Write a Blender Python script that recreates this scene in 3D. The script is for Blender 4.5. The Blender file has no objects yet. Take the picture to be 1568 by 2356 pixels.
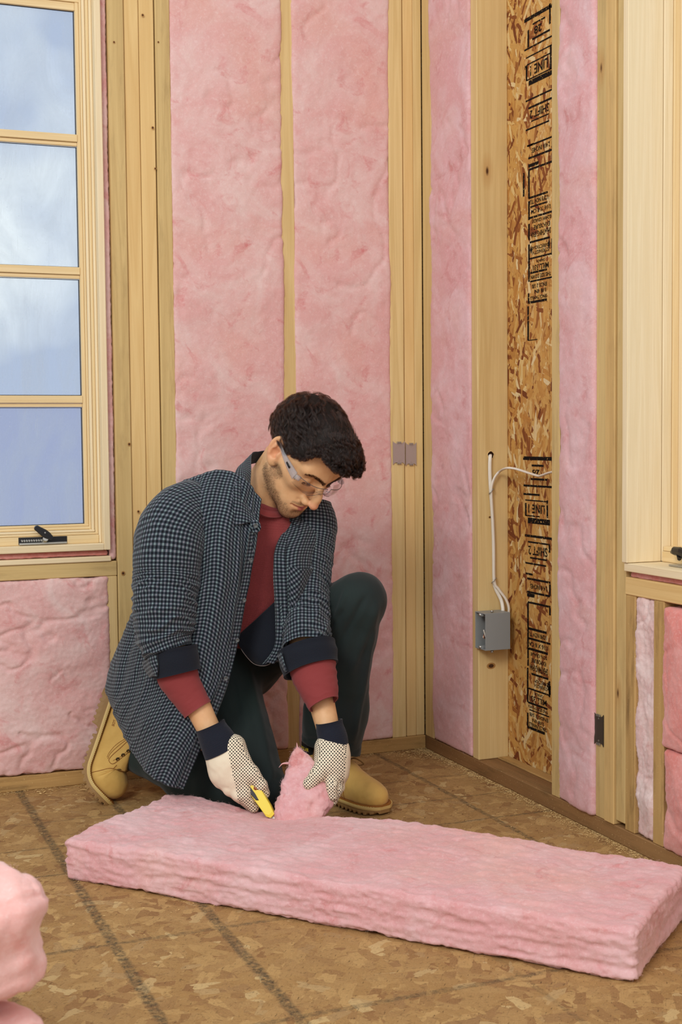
import bpy, bmesh, math, random
import numpy as np
from mathutils import Vector, Matrix, Quaternion
rng = np.random.default_rng(7); random.seed(7)
SC = bpy.context.scene; COL = SC.collection
# ------------------------------------------------------------------ camera
CAM_P = np.array([-1.62605913, -3.41235916, 0.89716681])
YAW, PIT, ROL, FPX = math.radians(21.90215989), math.radians(3.34746564), math.radians(-0.52683794), 3081.318
def _basis():
    f = np.array([math.sin(YAW)*math.cos(PIT), math.cos(YAW)*math.cos(PIT), -math.sin(PIT)])
    rt = np.array([math.cos(YAW), -math.sin(YAW), 0.0]); up = np.cross(rt, f)
    return math.cos(ROL)*rt+math.sin(ROL)*up, -math.sin(ROL)*rt+math.cos(ROL)*up, f
RT, UP, FW = _basis()
cd = bpy.data.cameras.new('camera'); cam = bpy.data.objects.new('camera', cd); COL.objects.link(cam)
cam.matrix_world = Matrix([[RT[i], UP[i], -FW[i], CAM_P[i]] for i in range(3)]+[[0, 0, 0, 1]])
cd.sensor_fit = 'VERTICAL'; cd.sensor_height = 36.0; cd.sensor_width = 24.0
cd.lens = 36.0*FPX/2356.0; cd.clip_start = 0.05; cd.clip_end = 200
cd.dof.use_dof = True; cd.dof.focus_distance = 2.95; cd.dof.aperture_fstop = 11.0
SC.camera = cam
# ------------------------------------------------------------------ sky, lamps, exposure
SC.view_settings.view_transform = 'Standard'; SC.view_settings.look = 'None'
SC.view_settings.gamma = 1.0; SC.view_settings.exposure = 0.15
SC.view_settings.use_curve_mapping = False
W = bpy.data.worlds.new('sky'); SC.world = W; W.use_nodes = True
wn = W.node_tree.nodes; wl = W.node_tree.links; wn.clear()
wo = wn.new('ShaderNodeOutputWorld'); wb = wn.new('ShaderNodeBackground'); wb.inputs[1].default_value = 0.70
tc = wn.new('ShaderNodeTexCoord'); nz = wn.new('ShaderNodeTexNoise'); nz.inputs['Scale'].default_value = 5.0; nz.inputs['Detail'].default_value = 4
rp = wn.new('ShaderNodeValToRGB'); rp.color_ramp.elements[0].position = .46; rp.color_ramp.elements[1].position = .60
rp.color_ramp.elements[0].color = (0.66, 0.75, 0.92, 1); rp.color_ramp.elements[1].color = (1.25, 1.3, 1.25, 1)
wl.new(tc.outputs['Generated'], nz.inputs['Vector']); wl.new(nz.outputs['Fac'], rp.inputs[0]); wl.new(rp.outputs[0], wb.inputs[0]); wl.new(wb.outputs[0], wo.inputs[0])
def area(name, loc, target, size, energy, color=(1, 1, 1), size_y=None):
    l = bpy.data.lights.new(name, 'AREA'); l.energy = energy; l.color = color; l.shape = 'RECTANGLE'; l.size = size; l.size_y = size_y or size
    o = bpy.data.objects.new(name, l); COL.objects.link(o); o.location = loc
    o.rotation_euler = (Vector(target)-Vector(loc)).to_track_quat('-Z', 'Y').to_euler(); return o
area('key_softbox', (-3.0, -3.3, 2.75), (-.6, -.3, .75), 1.1, 66, (1.0, .975, .93))
area('fill_softbox', (-.9, -4.3, 2.3), (-.5, -.3, .6), 1.6, 20, (1.0, .97, .93))
# ------------------------------------------------------------------ helpers
def c8(r, g, b, a=1.0):
    f = lambda v: (v/255)/12.92 if v/255 <= .04045 else ((v/255+.055)/1.055)**2.4
    return (f(r), f(g), f(b), a)
def at(px, py, D):
    """point in the room seen at photograph pixel (px, py), D metres in front of the camera"""
    return CAM_P + FW*D + RT*((px-784)*D/FPX) - UP*((py-1178)*D/FPX)
def hit_x(px, py, x):
    d = FW + RT*((px-784)/FPX) - UP*((py-1178)/FPX); return CAM_P + d*((x-CAM_P[0])/d[0])
def setp(o, label=None, cat=None, group=None, kind=None):
    if label: o['label'] = label
    if cat: o['category'] = cat
    if group: o['group'] = group
    if kind: o['kind'] = kind
    return o
def empty(name, loc=(0, 0, 0), parent=None, **k):
    o = bpy.data.objects.new(name, None); COL.objects.link(o); o.location = loc; o.empty_display_size = .05
    if parent: o.parent = parent
    return setp(o, **k)
def mesh(name, V, F, mat=None, parent=None, smooth=True, uv=None, attrs=None, origin=None, **k):
    V = np.asarray(V, float)
    if origin is None:
        lo, hi = V.min(0), V.max(0); origin = np.array([(lo[0]+hi[0])/2, (lo[1]+hi[1])/2, lo[2]]) if parent is None else np.zeros(3)
    origin = np.asarray(origin, float)
    me = bpy.data.meshes.new(name); V2 = V-origin
    if isinstance(F, np.ndarray):
        n, m = F.shape
        me.vertices.add(len(V2)); me.vertices.foreach_set('co', V2.ravel().astype(np.float32))
        me.loops.add(n*m); me.loops.foreach_set('vertex_index', F.ravel().astype(np.int32))
        me.polygons.add(n); me.polygons.foreach_set('loop_start', np.arange(0, n*m, m, dtype=np.int32))
        me.update(calc_edges=True); me.validate()
    else:
        me.from_pydata(V2.tolist(), [], [list(map(int, f)) for f in F]); me.update()
    if smooth: me.polygons.foreach_set('use_smooth', [True]*len(me.polygons))
    for an, av in (attrs or {}).items():
        av = np.asarray(av, np.float32)
        if av.ndim == 1:
            a = me.attributes.new(an, 'FLOAT', 'POINT'); a.data.foreach_set('value', av)
        else:
            a = me.attributes.new(an, 'FLOAT_VECTOR', 'POINT'); a.data.foreach_set('vector', av.ravel())
    mats = mat if isinstance(mat, (list, tuple)) else [mat]
    for m_ in mats:
        if m_: me.materials.append(m_)
    o = bpy.data.objects.new(name, me); COL.objects.link(o); o.location = origin
    if parent:
        o.parent = parent; p = parent; off = Vector((0, 0, 0))
        while p is not None: off += Vector(p.location); p = p.parent
        o.location = Vector(origin)-off
    return setp(o, **k)
def join(parts):
    Vs, Fs, n = [], [], 0
    for V, F in parts:
        Vs.append(np.asarray(V, float)); Fs += [[i+n for i in f] for f in F]; n += len(V)
    return np.vstack(Vs), Fs
def box(x0, x1, y0, y1, z0, z1, b=0.0015):
    """chamfered box as verts, faces"""
    bm = bmesh.new(); bmesh.ops.create_cube(bm, size=1)
    for v in bm.verts: v.co = Vector(((x0+x1)/2+v.co.x*(x1-x0), (y0+y1)/2+v.co.y*(y1-y0), (z0+z1)/2+v.co.z*(z1-z0)))
    if b > 0: bmesh.ops.bevel(bm, geom=list(bm.edges), offset=min(b, (x1-x0)/3, (y1-y0)/3, (z1-z0)/3), segments=1, affect='EDGES')
    V = np.array([v.co[:] for v in bm.verts]); F = [[v.index for v in f.verts] for f in bm.faces]; bm.free(); return V, F
def tube(pts, r, n=10, flat=1.0, up=(0, 0, 1), cap=True):
    pts = np.asarray(pts, float); m = len(pts); r = np.broadcast_to(np.asarray(r, float), (m,))
    T = np.gradient(pts, axis=0); T /= np.linalg.norm(T, axis=1)[:, None]+1e-12
    u = np.asarray(up, float); V = []
    nrm = u-T[0]*(u@T[0])
    if np.linalg.norm(nrm) < 1e-3: nrm = np.cross(T[0], [1, .3, .2])
    nrm /= np.linalg.norm(nrm)
    for i in range(m):
        nrm = nrm-T[i]*(nrm@T[i]); nrm /= np.linalg.norm(nrm); bi = np.cross(T[i], nrm)
        for k in range(n):
            a = 2*math.pi*k/n; V.append(pts[i]+r[i]*(math.cos(a)*nrm+flat*math.sin(a)*bi))
    F = [[i*n+k, i*n+(k+1) % n, (i+1)*n+(k+1) % n, (i+1)*n+k] for i in range(m-1) for k in range(n)]
    if cap: F += [list(range(n))[::-1], [(m-1)*n+k for k in range(n)]]
    return np.array(V), F
def spline(P, n):
    """Catmull-Rom through control points (any dimension), n samples"""
    P = np.asarray(P, float); m = len(P)
    Q = np.concatenate([(2*P[0]-P[1])[None], P, (2*P[-1]-P[-2])[None]]); t = np.linspace(0, m-1, n); i = np.minimum(t.astype(int), m-2); u = (t-i)
    u = u.reshape((-1,)+(1,)*(P.ndim-1)); a, b, c, d = Q[i], Q[i+1], Q[i+2], Q[i+3]
    return .5*((2*b)+(-a+c)*u+(2*a-5*b+4*c-d)*u**2+(-a+3*b-3*c+d)*u**3)
_perm = np.random.default_rng(3).permutation(256); _perm = np.concatenate([_perm, _perm, _perm])
_grad = np.random.default_rng(4).normal(size=(256, 3)); _grad /= np.linalg.norm(_grad, axis=1)[:, None]
def noise3(P):
    P = np.asarray(P, float); I = np.floor(P).astype(int); f = P-I; I &= 255; u = f*f*f*(f*(f*6-15)+10); out = 0
    for dx in (0, 1):
        for dy in (0, 1):
            for dz in (0, 1):
                h = _perm[_perm[_perm[(I[..., 0]+dx) & 255]+((I[..., 1]+dy) & 255)]+((I[..., 2]+dz) & 255)]
                g = _grad[h]; d = f-np.array([dx, dy, dz])
                w = (u[..., 0] if dx else 1-u[..., 0])*(u[..., 1] if dy else 1-u[..., 1])*(u[..., 2] if dz else 1-u[..., 2])
                out = out+w*(g*d).sum(-1)
    return out*1.6
def fbm(P, oct=4, lac=2.03, gain=.5):
    s, a = 0, 1.0; P = np.asarray(P, float)
    for _ in range(oct): s = s+a*noise3(P); P = P*lac+17.3; a *= gain
    return s
def sstep(x, a, b):
    t = np.clip((x-a)/(b-a), 0, 1); return t*t*(3-2*t)
# ------------------------------------------------------------------ node materials
class NT:
    def __init__(s, name):
        s.m = bpy.data.materials.new(name); s.m.use_nodes = True; s.n = s.m.node_tree.nodes; s.l = s.m.node_tree.links; s.n.clear()
        s.out = s.n.new('ShaderNodeOutputMaterial'); s.b = s.n.new('ShaderNodeBsdfPrincipled'); s.l.new(s.b.outputs[0], s.out.inputs[0])
    def node(s, t, ins=None, **props):
        n = s.n.new(t)
        for k, v in props.items(): setattr(n, k, v)
        for k, v in (ins or {}).items(): s.set(n.inputs[k], v)
        return n
    def set(s, sock, v):
        if hasattr(v, 'is_linked') or isinstance(v, bpy.types.NodeSocket): s.l.new(v, sock)
        else: sock.default_value = v
    def math(s, op, a, b=0.0, c=None, clamp=False):
        n = s.n.new('ShaderNodeMath'); n.operation = op; n.use_clamp = clamp; s.set(n.inputs[0], a); s.set(n.inputs[1], b)
        if c is not None: s.set(n.inputs[2], c)
        return n.outputs[0]
    def vmath(s, op, a, b=None):
        n = s.n.new('ShaderNodeVectorMath'); n.operation = op; s.set(n.inputs[0], a)
        if b is not None: s.set(n.inputs[1], b)
        return n.outputs[0]
    def mix(s, f, a, b, mode='MIX'):
        n = s.n.new('ShaderNodeMix'); n.data_type = 'RGBA'; n.blend_type = mode; s.set(n.inputs['Factor'], f); s.set(n.inputs[6], a); s.set(n.inputs[7], b); return n.outputs[2]
    def ramp(s, f, stops, interp='LINEAR'):
        n = s.n.new('ShaderNodeValToRGB'); cr = n.color_ramp; cr.interpolation = interp
        while len(cr.elements) > 1: cr.elements.remove(cr.elements[-1])
        cr.elements[0].position = stops[0][0]; cr.elements[0].color = stops[0][1]
        for p, c in stops[1:]:
            e = cr.elements.new(p); e.color = c
        s.set(n.inputs[0], f); return n.outputs[0]
    def noise(s, v, scale=1.0, detail=3.0, rough=.5, dist=0.0):
        n = s.n.new('ShaderNodeTexNoise'); s.set(n.inputs['Vector'], v); n.inputs['Scale'].default_value = scale; n.inputs['Detail'].default_value = detail
        n.inputs['Roughness'].default_value = rough; n.inputs['Distortion'].default_value = dist; return n.outputs['Fac']
    def attr(s, name, out='Vector'):
        n = s.n.new('ShaderNodeAttribute'); n.attribute_name = name; return n.outputs[out]
    def bump(s, h, dist=.001, strength=1.0, normal=None):
        n = s.n.new('ShaderNodeBump'); n.inputs['Distance'].default_value = dist; n.inputs['Strength'].default_value = strength; s.set(n.inputs['Height'], h)
        if normal is not None: s.set(n.inputs['Normal'], normal)
        return n.outputs[0]
    def fin(s, base=None, rough=.6, spec=.3, normal=None, **k):
        if base is not None: s.set(s.b.inputs['Base Color'], base)
        s.set(s.b.inputs['Roughness'], rough); s.b.inputs['Specular IOR Level'].default_value = spec
        if normal is not None: s.set(s.b.inputs['Normal'], normal)
        for kk, v in k.items(): s.set(s.b.inputs[kk.replace('_', ' ')], v)
        return s.m
def objco(t): return t.node('ShaderNodeTexCoord').outputs['Object']
def plain(name, col, rough=.5, spec=.4, bump=0, bs=400, **k):
    t = NT(name); nrm = None
    if bump: nrm = t.bump(t.noise(objco(t), bs, 3), bump)
    return t.fin(col, rough, spec, nrm, **k)
def wood(name, light, dark, knots=True, ring=1.0, dirt=0.0, pale=0.0):
    t = NT(name); w = t.attr('wc')
    g1 = t.noise(t.vmath('MULTIPLY', w, (1.1, 30*ring, 30*ring)), 1.0, 2.5, .55, .6)
    lines = t.math('PINGPONG', t.math('MULTIPLY', g1, 9.0), 1.0)
    fine = t.noise(t.vmath('MULTIPLY', w, (9, 520, 520)), 1.0, 3)
    big = t.noise(t.vmath('MULTIPLY', w, (1.2, 6, 6)), 1.0, 2)
    f = t.math('ADD', t.math('MULTIPLY', lines, .42), t.math('MULTIPLY', fine, .5))
    col = t.mix(t.math('SUBTRACT', f, .12, clamp=True), light, dark)
    col = t.mix(t.math('MULTIPLY', t.math('SUBTRACT', big, .40), 1.5, clamp=True), col, t.mix(.35, light, c8(230, 194, 132)))
    if knots:
        v = t.node('ShaderNodeTexVoronoi', {'Vector': t.vmath('MULTIPLY', w, (3.2, 9, 9)), 'Scale': 1.0, 'Randomness': 1.0})
        d = v.outputs['Distance']; sel = t.node('ShaderNodeSeparateColor', {'Color': v.outputs['Color']}).outputs[0]
        k = t.math('MULTIPLY', t.math('SUBTRACT', 1.0, t.math('DIVIDE', d, .045), clamp=True), t.math('GREATER_THAN', sel, .88))
        halo = t.math('MULTIPLY', t.math('SUBTRACT', 1.0, t.math('DIVIDE', d, .17), clamp=True), t.math('GREATER_THAN', sel, .88))
        col = t.mix(t.math('MULTIPLY', halo, .55), col, c8(178, 120, 58))
        col = t.mix(t.math('MULTIPLY', k, 1.6, clamp=True), col, c8(78, 44, 22))
    if dirt:
        dn = t.noise(t.vmath('MULTIPLY', w, (7, 40, 40)), 1.0, 5, .65)
        col = t.mix(t.math('MULTIPLY', t.math('SUBTRACT', dn, .52, clamp=True), 6*dirt, clamp=True), col, c8(112, 86, 52))
        sp = t.noise(t.vmath('MULTIPLY', w, (300, 300, 300)), 1.0, 2)
        col = t.mix(t.math('MULTIPLY', t.math('GREATER_THAN', sp, .70), dirt), col, c8(226, 196, 140))
    return t.fin(col, .62, .25, t.bump(t.math('ADD', t.math('MULTIPLY', fine, .8), t.math('MULTIPLY', lines, .3)), .0006, .6))
M = {}
M['stud'] = wood('pine_stud', c8(222, 194, 138), c8(190, 154, 94))
M['stud_pale'] = wood('pine_pale', c8(228, 202, 144), c8(196, 162, 98))
M['stud_orange'] = wood('pine_orange', c8(228, 196, 136), c8(202, 160, 96))
M['stud_grey'] = wood('pine_weathered', c8(212, 184, 126), c8(176, 144, 90), dirt=.22)
M['stud_dusty'] = wood('pine_dusty', c8(196, 160, 102), c8(160, 124, 72), dirt=.5)
M['stud_light_dust'] = wood('pine_light_dust', c8(214, 180, 120), c8(178, 140, 84), dirt=.2)
M['plate'] = wood('plate_pine', c8(190, 150, 92), c8(148, 110, 62), dirt=.6)
M['plate_dark'] = wood('plate_dark', c8(140, 100, 62), c8(96, 64, 38), dirt=.7)
M['sash'] = wood('clear_pine', c8(234, 210, 164), c8(212, 180, 124), knots=False, ring=2.2)
M['jamb'] = wood('jamb_pine', c8(238, 220, 184), c8(218, 194, 148), knots=False, ring=1.6)
def lumber(name, x0, x1, y0, y1, z0, z1, mat, parent=None, b=.002, origin=None, **k):
    V, F = box(x0, x1, y0, y1, z0, z1, b)
    L = np.array([x1-x0, y1-y0, z1-z0]); ax = int(np.argmax(L)); oth = [i for i in range(3) if i != ax]
    wc = np.stack([V[:, ax], V[:, oth[0]]*.9+V[:, oth[1]]*.2, V[:, oth[1]]*.9], 1)+rng.uniform(-9, 9, 3)
    return mesh(name, V, F, M[mat] if isinstance(mat, str) else mat, parent, False, attrs={'wc': wc}, origin=origin, **k)
def osb_mat(name, cols, scale, stretch, angs, dull=0.0, lines=None, bumpd=.0008, rot=0.0):
    t = NT(name); co = objco(t); best = None; col = None; hh = None
    for i, a in enumerate(angs):
        mp = t.node('ShaderNodeMapping', {'Vector': co, 'Rotation': (0, 0, math.radians(a)) if lines is not None else (math.radians(a), 0, 0), 'Location': (i*3.7, i*1.9, i*2.3)})
        sc = (scale, scale*stretch, scale) if lines is not None else (scale, scale*stretch, scale)
        wv = t.noise(mp.outputs[0], 14, 2); v0 = t.vmath('ADD', mp.outputs[0], t.node('ShaderNodeCombineXYZ', {'X': t.math('MULTIPLY', wv, .010), 'Y': t.math('MULTIPLY', wv, .006), 'Z': 0.0}).outputs[0])
        v = t.node('ShaderNodeTexVoronoi', {'Vector': t.vmath('MULTIPLY', v0, sc), 'Scale': 1.0}); v.distance = 'CHEBYCHEV'
        s = t.node('ShaderNodeSeparateColor', {'Color': v.outputs['Color']})
        ck = t.ramp(s.outputs[0], cols); fine = t.noise(t.vmath('MULTIPLY', mp.outputs[0], (60, 700, 60)), 1.0, 2)
        ck = t.mix(t.math('MULTIPLY', t.math('SUBTRACT', fine, .35, clamp=True), .9, clamp=True), ck, t.mix(.55, ck, c8(70, 40, 18)))
        pr = t.math('SUBTRACT', s.outputs[1], t.math('MULTIPLY', v.outputs['Distance'], .55))
        edge = t.math('GREATER_THAN', v.outputs['Distance'], .55)
        if best is None: best, col = pr, ck
        else:
            g = t.math('GREATER_THAN', pr, best); col = t.mix(g, col, ck); best = t.math('MAXIMUM', pr, best)
    if dull:
        d = t.noise(co, 9, 4); col = t.mix(t.math('MULTIPLY', d, dull, clamp=True), col, cols[len(cols)//2][1])
    if lines is not None: col = lines(t, co, col)
    fine = t.noise(co, 350, 3)
    h = t.math('ADD', best, t.math('MULTIPLY', fine, .25))
    return t.fin(col, .7, .2, t.bump(h, bumpd, 1.0))
# ================================================================== SETTING
WALLH = 2.75
# ---- floor
def floor_lines(t, co, col):
    s = t.node('ShaderNodeSeparateXYZ', {'Vector': co}); X, Y = s.outputs[0], s.outputs[1]
    wob = t.math('MULTIPLY', t.math('SUBTRACT', t.noise(co, 22, 4, .7), .5), .012)
    brk = t.noise(co, 90, 4, .7); brk2 = t.noise(co, 6, 2)
    tot = 0.0
    for ax, p, w, st in ((X, -1.14, .0085, 1.0), (X, -.942, .0085, 1.0), (X, -.157, .006, .9), (X, -.55, .005, .35), (Y, -1.108, .0055, .75), (Y, -1.515, .006, .7), (Y, -.69, .0045, .8), (Y, -.50, .0045, .65), (Y, -.304, .004, .5), (X, -1.335, .006, .5), (Y, -1.92, .006, .6), (X, -1.6, .008, .8)):
        d = t.math('ABSOLUTE', t.math('SUBTRACT', t.math('ADD', ax, wob), p))
        k = t.math('MULTIPLY', t.math('MULTIPLY', t.math('SUBTRACT', 1.0, t.math('DIVIDE', d, w*1.5), clamp=True), 2.2, clamp=True), st)
        tot = t.math('MAXIMUM', k, tot)
    m = t.math('MULTIPLY', tot, t.math('MULTIPLY', t.math('SUBTRACT', brk, .34, clamp=True), 3.6, clamp=True), clamp=True)
    col = t.mix(t.math('MULTIPLY', m, .86), col, c8(72, 66, 52))
    # trodden-in sawdust, thicker away from the corner
    sd = t.noise(co, 420, 2); col = t.mix(t.math('MULTIPLY', t.math('GREATER_THAN', sd, .66), .5), col, c8(214, 184, 128))
    dk = t.math('MAXIMUM', t.noise(t.vmath('MULTIPLY', co, (70, 300, 1)), 1.0, 3, .6), t.math('MAXIMUM', t.noise(t.vmath('MULTIPLY', t.node('ShaderNodeMapping', {'Vector': co, 'Rotation': (0, 0, .7)}).outputs[0], (60, 300, 1)), 1.0, 3, .6), t.noise(t.vmath('MULTIPLY', t.node('ShaderNodeMapping', {'Vector': co, 'Rotation': (0, 0, -.9)}).outputs[0], (60, 300, 1)), 1.0, 3, .6)))
    col = t.mix(t.math('MULTIPLY', t.math('SUBTRACT', dk, .61, clamp=True), 7, clamp=True), col, c8(66, 44, 26))
    return col
FC = [(0, c8(138, 98, 60)), (.2, c8(170, 134, 86)), (.5, c8(160, 122, 74)), (.75, c8(190, 154, 100)), (.9, c8(134, 92, 56)), (1, c8(206, 178, 126))]
M['floor'] = osb_mat('floor_osb', FC, 19, 2.4, (8, -28, 47, 84, -58, 120), dull=.4, lines=floor_lines, bumpd=.0022)
n = 2
mesh('floor', [[-3.4, -4.6, 0], [.1, -4.6, 0], [.1, .1, 0], [-3.4, .1, 0], [-3.4, -4.6, -.02], [.1, -4.6, -.02], [.1, .1, -.02], [-3.4, .1, -.02]],
     [[0, 1, 2, 3], [4, 7, 6, 5], [0, 4, 5, 1], [1, 5, 6, 2], [2, 6, 7, 3], [3, 7, 4, 0]], M['floor'], None, False, origin=(0, 0, 0), kind='structure')
# ---- walls
OC = [(0, c8(120, 62, 34)), (.12, c8(150, 88, 44)), (.3, c8(206, 152, 80)), (.55, c8(216, 170, 98)), (.75, c8(190, 130, 64)), (.9, c8(226, 190, 124)), (1, c8(232, 208, 160))]
M['osb'] = osb_mat('sheathing_osb', OC, 19, 4.6, (0, 16, -18, 36, -42, 72), bumpd=.0008)
wall_back = empty('wall_back', (0, 0, 0), kind='structure')
wall_right = empty('wall_right', (0, 0, 0), kind='structure')
def wb(n_, *a, **k): return lumber(n_, *a, parent=wall_back, **k)
def wr(n_, *a, **k): return lumber(n_, *a, parent=wall_right, **k)
D4 = .089
# back wall (front of the studs at y = 0)
wb('sole_plate', -2.35, -.0005, -.001, D4, .0, .038, 'plate')
mesh('sheathing', *box(-2.35, .2, D4, D4+.012, 0, .536, 0), M['osb'], wall_back, False)
mesh('sheathing', *box(-.877, .2, D4, D4+.012, .536, WALLH, 0), M['osb'], wall_back, False)
mesh('sheathing', *box(-.905, -.878, .072, D4+.012, .575, WALLH, 0), M['osb'], wall_back, False)
mesh('sheathing', *box(-2.35, -1.66, D4, D4+.012, .536, WALLH, 0), M['osb'], wall_back, False)
zb = .038
wb('stud', -.877, -.8355, -.001, D4, zb, WALLH, 'stud_grey'); wb('stud', -.834, -.7965, .003, D4, zb, WALLH, 'stud_orange')
wb('stud', -.7955, -.757, .002, D4, zb, WALLH, 'stud_orange'); wb('stud', -.7545, -.716, -.002, D4, zb, WALLH, 'stud_grey')
wb('stud', -.418, -.380, 0, D4, zb, WALLH, 'stud')
wb('stud', -.103, -.0605, 0, D4, zb, WALLH, 'stud_pale'); wb('stud', -.0575, -.0275, .003, D4, zb, WALLH, 'stud_orange')
wb('stud', -.0268, -.001, .004, D4, zb, WALLH, 'stud')
wb('stud', -.918, -.8785, 0, D4, zb, .536, 'stud'); wb('stud', -1.236, -1.192, 0, D4, zb, .536, 'stud'); wb('stud', -1.62, -1.582, 0, D4, zb, .536, 'stud')
wb('stud', -1.70, -1.662, 0, D4, zb, WALLH, 'stud'); wb('stud', -2.1, -2.062, 0, D4, zb, WALLH, 'stud')
wb('rough_sill', -1.66, -.8785, -.001, D4, .5365, .5745, 'stud_grey')
wb('sill_shim', -1.65, -.894, -.006, .07, .575, .5885, 'jamb')
wb('top_plate', -2.35, .0, 0, D4, WALLH, WALLH+.038, 'stud')
# right wall (front of the studs at x = 0)
wr('sole_plate', .0, D4, -2.7, .09, .0, .0365, 'plate_dark')
wr('sole_plate_strip', .055, D4-.001, -.688, -.324, .0365, .041, 'plate')
wr('top_plate', 0, D4, -2.7, .09, WALLH, WALLH+.038, 'stud')
wr('stud', .0, D4, -.053, .0035, zb-.001, WALLH, 'stud')
wr('stud', .0, D4, -.322, -.288, zb-.001, WALLH, 'stud')
wr('stud', .0, D4, -.724, -.689, zb-.001, WALLH, 'stud_grey')
wr('stud', .0, D4, -.9162, -.879, zb-.001, WALLH, 'stud_grey'); wr('stud', -.0035, D4, -.9555, -.9182, zb-.001, WALLH, 'stud_light_dust')
wr('stud', .001, D4, -.9932, -.9577, zb+.010, WALLH, 'stud_grey')
wr('stud', .0, D4, -1.0305, -.9945, zb-.001, .5475, 'stud_dusty'); wr('stud', .0, D4, -1.132, -1.096, zb-.001, .5475, 'stud_dusty')
wr('stud', .0, D4, -1.62, -1.582, zb-.001, .5475, 'stud'); wr('stud', .0, D4, -1.90, -1.862, zb-.001, WALLH, 'stud')
wr('rough_sill', -.001, D4, -1.86, -.994, .548, .586, 'stud_orange')
mesh('sheathing', *box(D4, D4+.012, -.53, .1, 0, WALLH, 0), M['osb'], wall_right, False)
mesh('sheathing', *box(D4, D4+.012, -.994, -.532, 0, WALLH, 0), M['osb'], wall_right, False)
mesh('sheathing', *box(D4, D4+.012, -2.7, -.994, 0, .586, 0), M['osb'], wall_right, False)
mesh('sheathing', *box(D4, D4+.012, -2.7, -1.88, .586, WALLH, 0), M['osb'], wall_right, False)
# blue chalk mark on the corner plate
M['blue'] = plain('blue_chalk', c8(40, 130, 160), .8)
mesh('chalk_mark', *box(.012, .05, -.075, -.054, .0365, .038, 0), M['blue'], wall_right, False)
# ---- printed lettering on the sheathing of the open bay
M['ink'] = NT('stencil_ink').m
def _ink():
    t = NT('stencil_ink'); nn = t.noise(objco(t), 160, 4, .7)
    tr = t.node('ShaderNodeBsdfTransparent'); mx = t.node('ShaderNodeMixShader'); t.fin(c8(26, 20, 18), .8, .1)
    t.l.new(t.math('GREATER_THAN', nn, .585), mx.inputs[0]); t.l.new(t.b.outputs[0], mx.inputs[1]); t.l.new(tr.outputs[0], mx.inputs[2]); t.l.new(mx.outputs[0], t.out.inputs[0]); return t.m
M['ink'] = _ink()
XI = D4-.0007
def oy(px): return hit_x(px, 700, XI)[1]
def oz(py): return hit_x(1240, py, XI)[2]
ink_root = empty('lettering', (0, 0, 0), wall_right)
def ink_rect(pxa, pxb, py, th):
    z = oz(py); h = th*.5/1000; return box(XI, XI+.0006, oy(pxb), oy(pxa), z-h, z+h, 0)
def ink_vert(px, pya, pyb, th=3.0):
    y = oy(px); return box(XI, XI+.0006, y-th*.0012, y+th*.0012, oz(pyb), oz(pya), 0)
bars = []
def stamp(R):
    for a in R: bars.append(ink_rect(*a))
stamp([(1206, 1271, 29, 9), (1225, 1253, 47, 4), (1224, 1264, 81.5, 5), (1206, 1271, 98, 4), (1210, 1271, 118, 3), (1207, 1213, 139, 9), (1212, 1264, 135, 3), (1211, 1268, 171, 3), (1216, 1269, 180, 12), (1209, 1270, 219, 4),
       (1215, 1268, 238, 5), (1222, 1262, 271, 3), (1209, 1262, 287, 4), (1212, 1227, 325, 4), (1215, 1270, 326, 4), (1215, 1270, 355, 5), (1215, 1238, 373, 8), (1216, 1270, 382, 5), (1216, 1259, 448, 5),
       (1219, 1258, 470, 4), (1217, 1269, 495, 5), (1218, 1263, 552, 5), (1217, 1269, 590, 4), (1219, 1257, 623.5, 5), (1219, 1269, 643.5, 4), (1215, 1257, 692, 6), (1214, 1235, 780, 2)])
stamp([(1202, 1270, 1055, 9), (1222, 1249, 1071.5, 5), (1220, 1258, 1103, 5), (1203, 1268, 1119, 5), (1203, 1240, 1139, 5), (1207, 1257, 1153, 3), (1208, 1240, 1189, 3), (1213, 1264, 1200, 14), (1206, 1269, 1236, 6), (1213, 1264, 1250, 4),
       (1218, 1257, 1286.5, 4), (1206, 1255, 1300, 4), (1207, 1224, 1325, 5), (1211, 1265, 1336, 5), (1211, 1264, 1367, 5), (1211, 1228, 1374, 9), (1213, 1265, 1391, 5), (1213, 1256, 1452, 6),
       (1214, 1265, 1475, 5), (1213, 1259, 1499, 6), (1220, 1260, 1556, 5), (1212, 1263, 1592, 4), (1213, 1258, 1625, 5), (1216, 1262, 1641, 3), (1211, 1252, 1683, 7)])
for a in ((1264, 22, 68), (1215, 55, 95), (1266, 118, 172), (1211, 140, 171), (1270, 226, 246), (1270, 330, 352), (1216, 383, 449), (1204, 385, 440), (1216, 455, 499), (1216, 508, 545), (1216, 556, 643), (1269, 556, 593), (1215, 670, 694), (1214, 700, 780),
          (1258, 1150, 1190), (1208, 1160, 1190), (1263, 1252, 1268), (1264, 1340, 1366), (1213, 1392, 1480), (1213, 1480, 1540), (1212, 1545, 1625), (1212, 1650, 1680), (1264, 1393, 1410), (1263, 1560, 1596), (1264, 1570, 1590)):
    bars.append(ink_vert(*a))
for (px, pa, pb) in ((1262, 556, 578), (1221, 560, 580), (1260, 1562, 1584)):   # direction arrows
    y = oy(px); z0, z1 = oz(pb), oz(pa)
    bars.append((np.array([[XI, y-.006, (z0+z1)/2], [XI, y+.006, (z0+z1)/2], [XI, y, z1], [XI, y, z0]]), [[0, 2, 1], [0, 1, 3]]))
V, F = join(bars); mesh('rule_lines', V, F, M['ink'], ink_root, False)
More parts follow.
